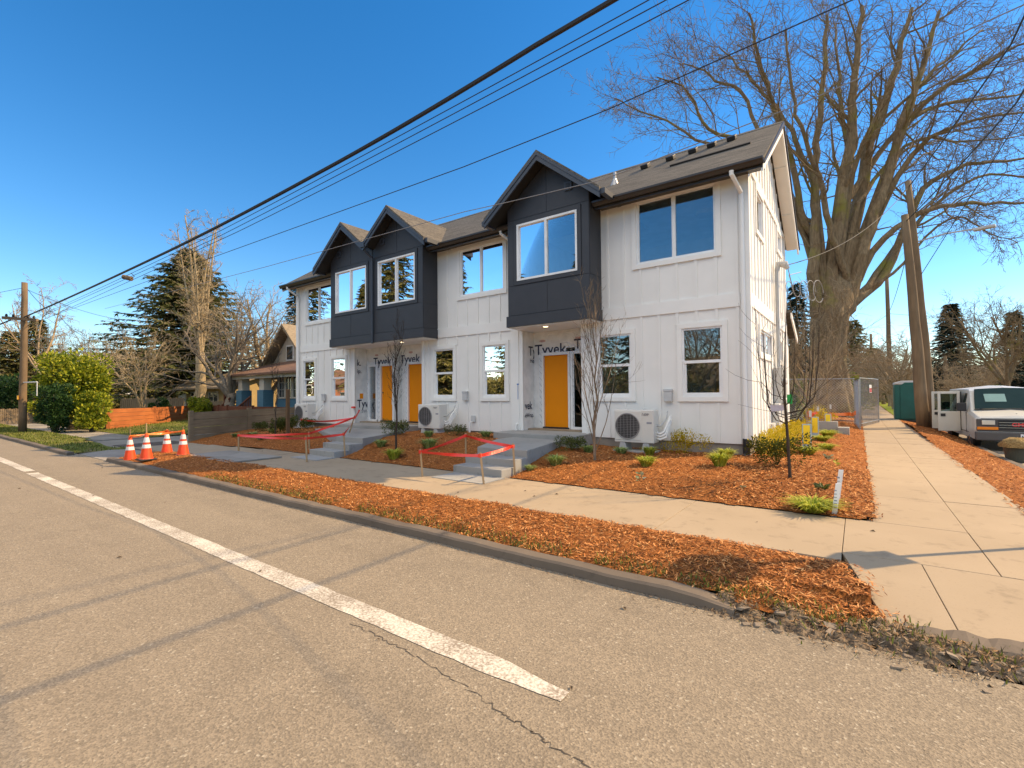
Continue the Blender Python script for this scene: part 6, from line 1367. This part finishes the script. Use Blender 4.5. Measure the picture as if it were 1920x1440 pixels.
# ------------------------------------------------------------------ vehicles
def loft(mb, secs, mi=0):
    n = len(secs[0][1])
    rows = [[(x, y, z) for x, z in pts]+[(-x, y, z) for x, z in reversed(pts) if x > 1e-6] for y, pts in secs]
    k = len(rows[0]); vs = [p for r in rows for p in r]
    fs = [(i*k+j, i*k+j+1, (i+1)*k+j+1, (i+1)*k+j) for i in range(len(rows)-1) for j in range(k-1)]
    fs += [(i*k+k-1, i*k, (i+1)*k, (i+1)*k+k-1) for i in range(len(rows)-1)]
    fs += [tuple(range(k-1, -1, -1)), tuple((len(rows)-1)*k+j for j in range(k))]
    return mb.add(vs, fs, mi)
def vehicle(name, label, cat, loc, rz, group=None, scale=1):
    t = thing(name, label, cat, loc, group, rz); t.scale = (scale,)*3; ORG[t.name] = Vector((0, 0, 0)); return t
def wheel(t, x, y, r, wd=.24, rimm=CHROME):
    s = 1 if x > 0 else -1
    m_ = MB(); m_.lathe((x-s*wd, y, r), [(r*.8, 0), (r, s*.03), (r, s*(wd-.03)), (r*.86, s*wd)], 28, axis='x'); w_ = m_.build('wheel', RUBBER, t, smooth=False)
    m_ = MB(); m_.lathe((x-s*.02, y, r), [(r*.62, 0), (r*.60, s*.024), (r*.25, s*.012), (r*.2, s*.03)], 20, axis='x'); m_.build('rim', rimm, w_)
    m_ = MB(); m_.lathe((x-s*.05, y, r+.02), [(r*1.22, 0), (r*1.22, s*.047)], 28, axis='x'); m_.build('wheel_arch', DARK, t)
V = vehicle('passenger_van', 'white passenger van facing the camera with its right side doors swung open', 'van', (3.80, 20.0, -.25), R(1.5), None, .96)
ss_ = [(-.0, [(.90, .36), (.93, .66), (.92, .98), (.86, 1.02), (0, 1.04)]), (.10, [(.96, .34), (.985, .66), (.975, 1.01), (.90, 1.07), (0, 1.11)]), (.5, [(.98, .34), (.995, .66), (.985, 1.06), (.92, 1.15), (0, 1.20)]),
   (.92, [(.98, .34), (.995, .66), (.99, 1.12), (.93, 1.22), (0, 1.27)]), (1.25, [(.98, .34), (.995, .66), (.99, 1.16), (.89, 1.54), (0, 1.62)]), (1.62, [(.98, .34), (.995, .66), (.99, 1.18), (.845, 1.88), (0, 1.99)]),
   (1.9, [(.98, .34), (.995, .66), (.99, 1.18), (.83, 1.94), (0, 2.05)]), (3.6, [(.98, .34), (.995, .66), (.99, 1.18), (.83, 1.95), (0, 2.07)]), (5.25, [(.98, .36), (.995, .66), (.985, 1.18), (.83, 1.93), (0, 2.04)]), (5.45, [(.92, .40), (.95, .66), (.94, 1.18), (.79, 1.86), (0, 1.96)])]
m_ = MB(); loft(m_, ss_); m_.build('body', VANW, V, bevel=.02, smooth=False, recalc=True)
def sx(z): return .99-(z-1.18)*(.16/.76)
m_ = MB()                               # windscreen, following the slope between the two stations
y0, z0, y1, z1 = .93, 1.275, 1.60, 1.955
N = 8
for i in range(N):
    pass
vs = []
for (yy_, zz, hw2) in ((.955, 1.27, .84), (1.255, 1.585, .80), (1.585, 1.925, .74)):
    for k in range(9):
        f = -1+2*k/8; vs.append((f*hw2, yy_-.035-(.03*(1-f*f)), zz+.012+.035*(1-f*f)))
m_.add(vs, [(j*9+k, j*9+k+1, (j+1)*9+k+1, (j+1)*9+k) for j in range(2) for k in range(8)])
ws = m_.build('windscreen', mat('windscreen_glass', (.030, .05, .042), .08, spec=.22), V)
m_ = MB(); m_.obox((-.30, 1.215, 1.645), (.25, 0, 0), (0, .006, -.006), (0, .12, .125)); m_.build('sunshade', mat('pale_card', (.26, .40, .34), .35), ws)
for s in (-1, 1): m_ = MB(); m_.tube([(s*.55-.2, .90, 1.27), (s*.55+.30, 1.02, 1.42)], .012, 5); m_.build('wiper', DARK, V)
m_ = MB(); m_.box(-.97, .97, -.03, .03, .62, 1.0); m_.build('grille_surround', mat('grey_trim', (.06, .055, .055), .5), V, bevel=.02)
m_ = MB()
for k in range(7): z = .70+k*.04; m_.box(-.46, .46, -.05, -.031, z, z+.022)
m_.box(-.48, .48, -.034, -.0305, .68, .98); m_.build('grille', DARK, V)
for s in (-1, 1):
    m_ = MB(); m_.box(s*.70-.15, s*.70+.15, -.055, -.031, .82, .96); m_.build('headlight', LENS, V, bevel=.015)
    m_ = MB(); m_.box(s*.72-.24, s*.72+.24, -.05, -.031, .665, .755); m_.build('turn_signal', AMBER, V, bevel=.01)
    m_ = MB(); m_.box(s*1.12-.12, s*1.12+.12, 1.15, 1.27, 1.20, 1.48); m_.tube([(s*1.0, 1.28, 1.25), (s*1.1, 1.22, 1.3)], .03, 6); m_.build('mirror', DARK, V, bevel=.03)
    m_ = MB(); a = s*1.004
    for (ya, yb) in ((1.62, 2.12), (3.45, 4.2), (4.3, 5.1)) if s < 0 else ((1.62, 2.12), (2.3, 3.3), (3.45, 4.2), (4.3, 5.1)):
        yt = ya+.16 if ya < 1.7 else ya
        m_.add([(s*(sx(1.24)+.012), ya, 1.24), (s*(sx(1.24)+.012), yb, 1.24), (s*(sx(1.80)+.016), yb, 1.80), (s*(sx(1.80)+.016), yt, 1.80)], [(0, 1, 2, 3)])
    m_.build('side_windows', mat('van_side_glass', (.035, .05, .04), .06, spec=.4) if 'van_side_glass' not in MATS else MATS['van_side_glass'], V)
m_ = MB(); m_.box(-1.0, 1.0, -.10, .10, .33, .60); m_.build('bumper', mat('bumper_plastic', (.085, .078, .075), .6), V, bevel=.03)
m_ = MB(); m_.box(-.02, .30, -.125, -.101, .40, .555); pl = m_.build('licence_plate', PLATE, V, bevel=.006)
TVL = lambda u, n, z: (u, -.128-n, z)
lettering('MB W', .10, TVL, -.0, .44, INK, V, n=.0); lettering('GMC', .15, lambda u, n, z: (u, -.054-n, z), -.19, .785, REDM, V, n=.0, bold=.03, sx=1.15)
for x in (-.98, .98):
    for y in (.92, 4.45): wheel(V, x, y, .37)
m_ = MB(); m_.box(-1.003, -.97, 2.16, 3.36, .50, 1.86); m_.build('door_opening', DARK, V)
m_ = MB()
for y in (1.28, 2.13, 3.42): m_.box(-1.0015, -.99, y-.006, y+.006, .50, 1.17)
m_.box(-1.0015, -.99, 1.0, 5.2, .52, .54); m_.build('body_seam', DARK, V)
m_ = MB(); m_.box(-.86, .86, -.008, .0, 1.012, 1.02); m_.box(-.012, .012, .3, .9, 1.16, 1.168); m_.build('bonnet_seam', DARK, V)
for k in range(3): m_ = MB(); m_.box(-.47, .47, -.056, -.0505, .735+k*.08, .745+k*.08); m_.build('grille_bar', CHROME, V)
m_ = MB(); m_.box(-.85, .85, .905, 1.0, 1.245, 1.275); m_.build('cowl', DARK, V)
for y, sg_, nm in ((2.14, 1, 'side_door'), (3.40, -1, 'side_door')):
    m_ = MB(); T3 = lambda u, n, z: (-.99-u, y+n+sg_*.25*u*-.35, z)
    fbox(m_, T3, .02, .62, -.03, .03, .46, 1.16); fbox(m_, T3, .02, .10, -.03, .03, 1.16, 1.86); fbox(m_, T3, .54, .62, -.03, .03, 1.16, 1.86); fbox(m_, T3, .10, .54, -.03, .03, 1.78, 1.86)
    d_ = m_.build('side_door', VANW, V, bevel=.012); m_ = MB(); fbox(m_, T3, .10, .54, -.008, .008, 1.16, 1.78); m_.build('pane', GLASSD, d_)
    m_ = MB(); fbox(m_, T3, .42, .55, -.045, -.031, .98, 1.08); m_.build('handle', DARK, d_)
def car(name, label, loc, rz, paint, suv=False, group='parked cars on the side street', scale=.95):
    t = vehicle(name, label, 'car', loc, rz, group, scale); h = 1.68 if suv else 1.45; b_ = 1.05 if suv else .92; L = 4.6
    S_ = [(0, [(.70, .35), (.78, .55), (.76, .70), (0, .76)]), (.25, [(.86, .28), (.90, .55), (.88, .78), (0, .86)]), (1.25, [(.90, .26), (.92, .6), (.90, b_-.04), (0, b_+.04)]), (3.9 if not suv else 4.4, [(.90, .26), (.92, .6), (.90, b_), (0, b_+.04)]), (4.4 if not suv else 4.5, [(.86, .30), (.9, .6), (.86, b_-.03), (0, b_)]), (4.6, [(.76, .38), (.8, .6), (.76, b_-.12), (0, b_-.1)])]
    m_ = MB(); loft(m_, S_); m_.build('body', paint, t, bevel=.03, recalc=True)
    r0, r1 = (1.9, 3.0) if not suv else (1.9, 4.1)
    m_ = MB(); loft(m_, [(1.15, [(.86, b_-.03), (.84, b_), (0, b_+.03)]), (r0, [(.86, b_-.03), (.66, h-.06), (0, h)]), (r1, [(.86, b_-.03), (.66, h-.05), (0, h+.01)]), (4.1 if not suv else 4.45, [(.85, b_-.03), (.8, b_), (0, b_+.03)])]); g_ = m_.build('cabin_glass', mat('car_glass', (.03, .04, .045), .05, spec=.8) if 'car_glass' not in MATS else MATS['car_glass'], t, recalc=True)
    m_ = MB(); loft(m_, [(r0-.05, [(.64, h-.07), (.62, h-.04), (0, h+.012)]), (r1+.05, [(.64, h-.06), (.62, h-.03), (0, h+.022)])]); 
    for s in (-1, 1):
        m_.tube([(s*.86, 1.2, b_), (s*.665, r0, h-.05)], .03, 5); m_.tube([(s*.665, r1, h-.05), (s*.83, 4.05 if not suv else 4.4, b_)], .04, 5); m_.tube([(s*.875, (r0+r1)/2, b_), (s*.67, (r0+r1)/2, h-.05)], .03, 5)
    m_.build('roof', paint, t)
    for s in (-1, 1):
        m_ = MB(); m_.box(s*.62-.16, s*.62+.16, -.005, .16, .60, .72); m_.build('headlight', LENS, t, bevel=.02)
        m_ = MB(); m_.box(s*.70-.12, s*.70+.12, 4.5, 4.61, .72, .84); m_.build('tail_light', MATS.get('tail_red') or mat('tail_red', (.35, .01, .01), .2), t)
        m_ = MB(); m_.box(s*.98-.07, s*.98+.07, 1.55, 1.65, b_+.02, b_+.16); m_.build('mirror', paint, t, bevel=.02)
        for y in (.85, 3.7): wheel(t, s*.91, y, .32, .2)
    m_ = MB(); m_.box(-.5, .5, -.02, .03, .40, .56); m_.build('grille', DARK, t)
    return t
car('parked_car', 'dark green sedan parked close behind the white van', (4.0, 27.3, -.25), R(1), DARKC)
pb_ = gnd(1764, 756, 68, -.25); car('parked_car', 'blue hatchback parked far down the side street', tuple(pb_), R(-12), BLUEC)
pb_ = gnd(1748, 754, 74, -.25); car('parked_suv', 'dark grey sport utility car parked beyond the blue hatchback', tuple(pb_), R(-10), GREYC, True)
pb_ = gnd(1649, 752, 72, .1); car('parked_car', 'dark car glimpsed behind the bare street trees', tuple(pb_), R(80), DARKC)
# bucket with root ball
BK = thing('plant_bucket', 'dark plastic nursery bucket holding a dry root ball by the kerb', 'bucket', (3.25, 17.4, -.25))
m_ = MB(); m_.lathe((3.25, 17.4, -.25), [(.20, 0), (.22, .02), (.27, .38), (.285, .38), (.285, .42), (.26, .42)], 26); m_.build('pot', mat('dark_green_pot', (.055, .06, .045), .6), BK)
m_ = MB(); q = random.Random(5); n1, n2 = 10, 22; vs = []
for i in range(n1+1):
    th = pi/2*i/n1
    for j in range(n2):
        a = 2*pi*j/n2; r_ = .34*cos(th)**.7*(1+.16*nz(cos(a)*3, sin(a)*3, i*.4)); vs.append((3.25+r_*cos(a), 17.4+r_*sin(a), .12+.24*sin(th)*(1+.2*nz(a, i*.7))))
m_.add(vs, [(i*n2+j, i*n2+(j+1) % n2, (i+1)*n2+(j+1) % n2, (i+1)*n2+j) for i in range(n1) for j in range(n2)]); m_.build('root_ball', mulchmat('dry_roots', (.42, .30, .13), (.26, .17, .07), (.12, .075, .03)), BK, smooth=True)

# ------------------------------------------------------------------ across the road behind the camera (seen in the window reflections)
GA = 'trees across the road reflected in the windows'
for i, (x, y, h, r_, lb) in enumerate([(-44, -17, 23, 7.0, 'very tall cedar across the road mirrored in the paired bays'), (-36.5, -18, 19, 4.6, 'tall cedar across the road mirrored in the window between the bays'), (-66, -18, 24, 7.5, 'tall cedar across the road mirrored in the far left upper window'), (-54, -21, 17, 5.5, 'cedar across the road mirrored low in the leftmost bay')]):
    conifer('reflected_cedar', lb, (x, y, -.2), h, r_, NEEDLEY, 280+i, 230, 26, 1.1, .3, .4, GA, tipup=.3)
house('reflected_house', 'terracotta house across the road mirrored in the left ground floor window', (-58, -17.5, -.2), pi, 11, 8, 3.4, 2.2, mat('terracotta_wall', (.42, .17, .08), .85), BRNROOF, .5, [(-3, -1.5, 1, 2.2), (1.5, 3, 1, 2.2)])
leafmass('reflected_hedge', 'tall mixed hedge across the road opposite the driveway', (-72, -16, -.2), (16, 3, 5.0), 6000, NEEDLEY, 96, .35, 60, cat='hedge')
for i, (x, y, h, r_, lb) in enumerate([(-13, -17, 12, 4.2, 'cedar across the road opposite the paired doors'), (-20, -19, 15, 4.8, 'tall cedar across the road left of the paired doors'), (-28, -20, 14, 4.8, 'cedar across the road opposite the board wall'), (-37, -18, 13, 4.6, 'cedar across the road opposite the driveway'), (-50, -20, 15, 5.2, 'far cedar across the road at the left')]):
    conifer('reflected_cedar', lb, (x, y, -.2), h, r_, NEEDLEY if i % 2 else NEEDLE, 80+i, 170, 20, .9, .3, .35, GA, tipup=.3)
for i, (x, y, h, r_, lb) in enumerate([(-16.5, -23, 13, 5.0, 'broad cedar across the road behind the hedge'), (-24, -25, 14, 5.0, 'second broad cedar across the road behind the hedge'), (-33, -26, 14, 5.0, 'third broad cedar across the road behind the hedge'), (-44, -25, 14, 5.4, 'fourth broad cedar across the road behind the hedge')]):
    conifer('reflected_cedar', lb, (x, y, -.2), h, r_, NEEDLEY, 180+i, 150, 20, 1.0, .3, .35, GA, tipup=.3)
for i, (x, y, h, lb) in enumerate([(-6, -16, 9, 'bare tree across the road opposite the single door'), (-9.5, -15, 7, 'smaller bare tree across the road near the cedar'), (2, -18, 9, 'bare tree across the road opposite the corner')]):
    bare_tree('reflected_bare_tree', lb, (x, y, -.2), h, .22, BARKG, 90+i, dict(kids=(8, 6, 5), minr=.014), (0, 0), GA, .25, 6, 45)
house('reflected_house', 'tan house across the road between the cedars', (-10, -20, -.2), pi, 10, 8, 2.8, 2.2, YWALL, TANROOF, .5, [(-3, -1.5, 1, 2.2), (1.5, 3, 1, 2.2)])
leafmass('reflected_hedge', 'long dark hedge across the road', (-19, -14.4, -.2), (34, 2.4, 4.2), 18000, NEEDLEY, 95, .26, 140, cat='hedge')
hs2 = MB(); hs2.box(-160, 90, -12.6, -11, -.3, .12); struct(hs2, 'far_sidewalk', CONC)
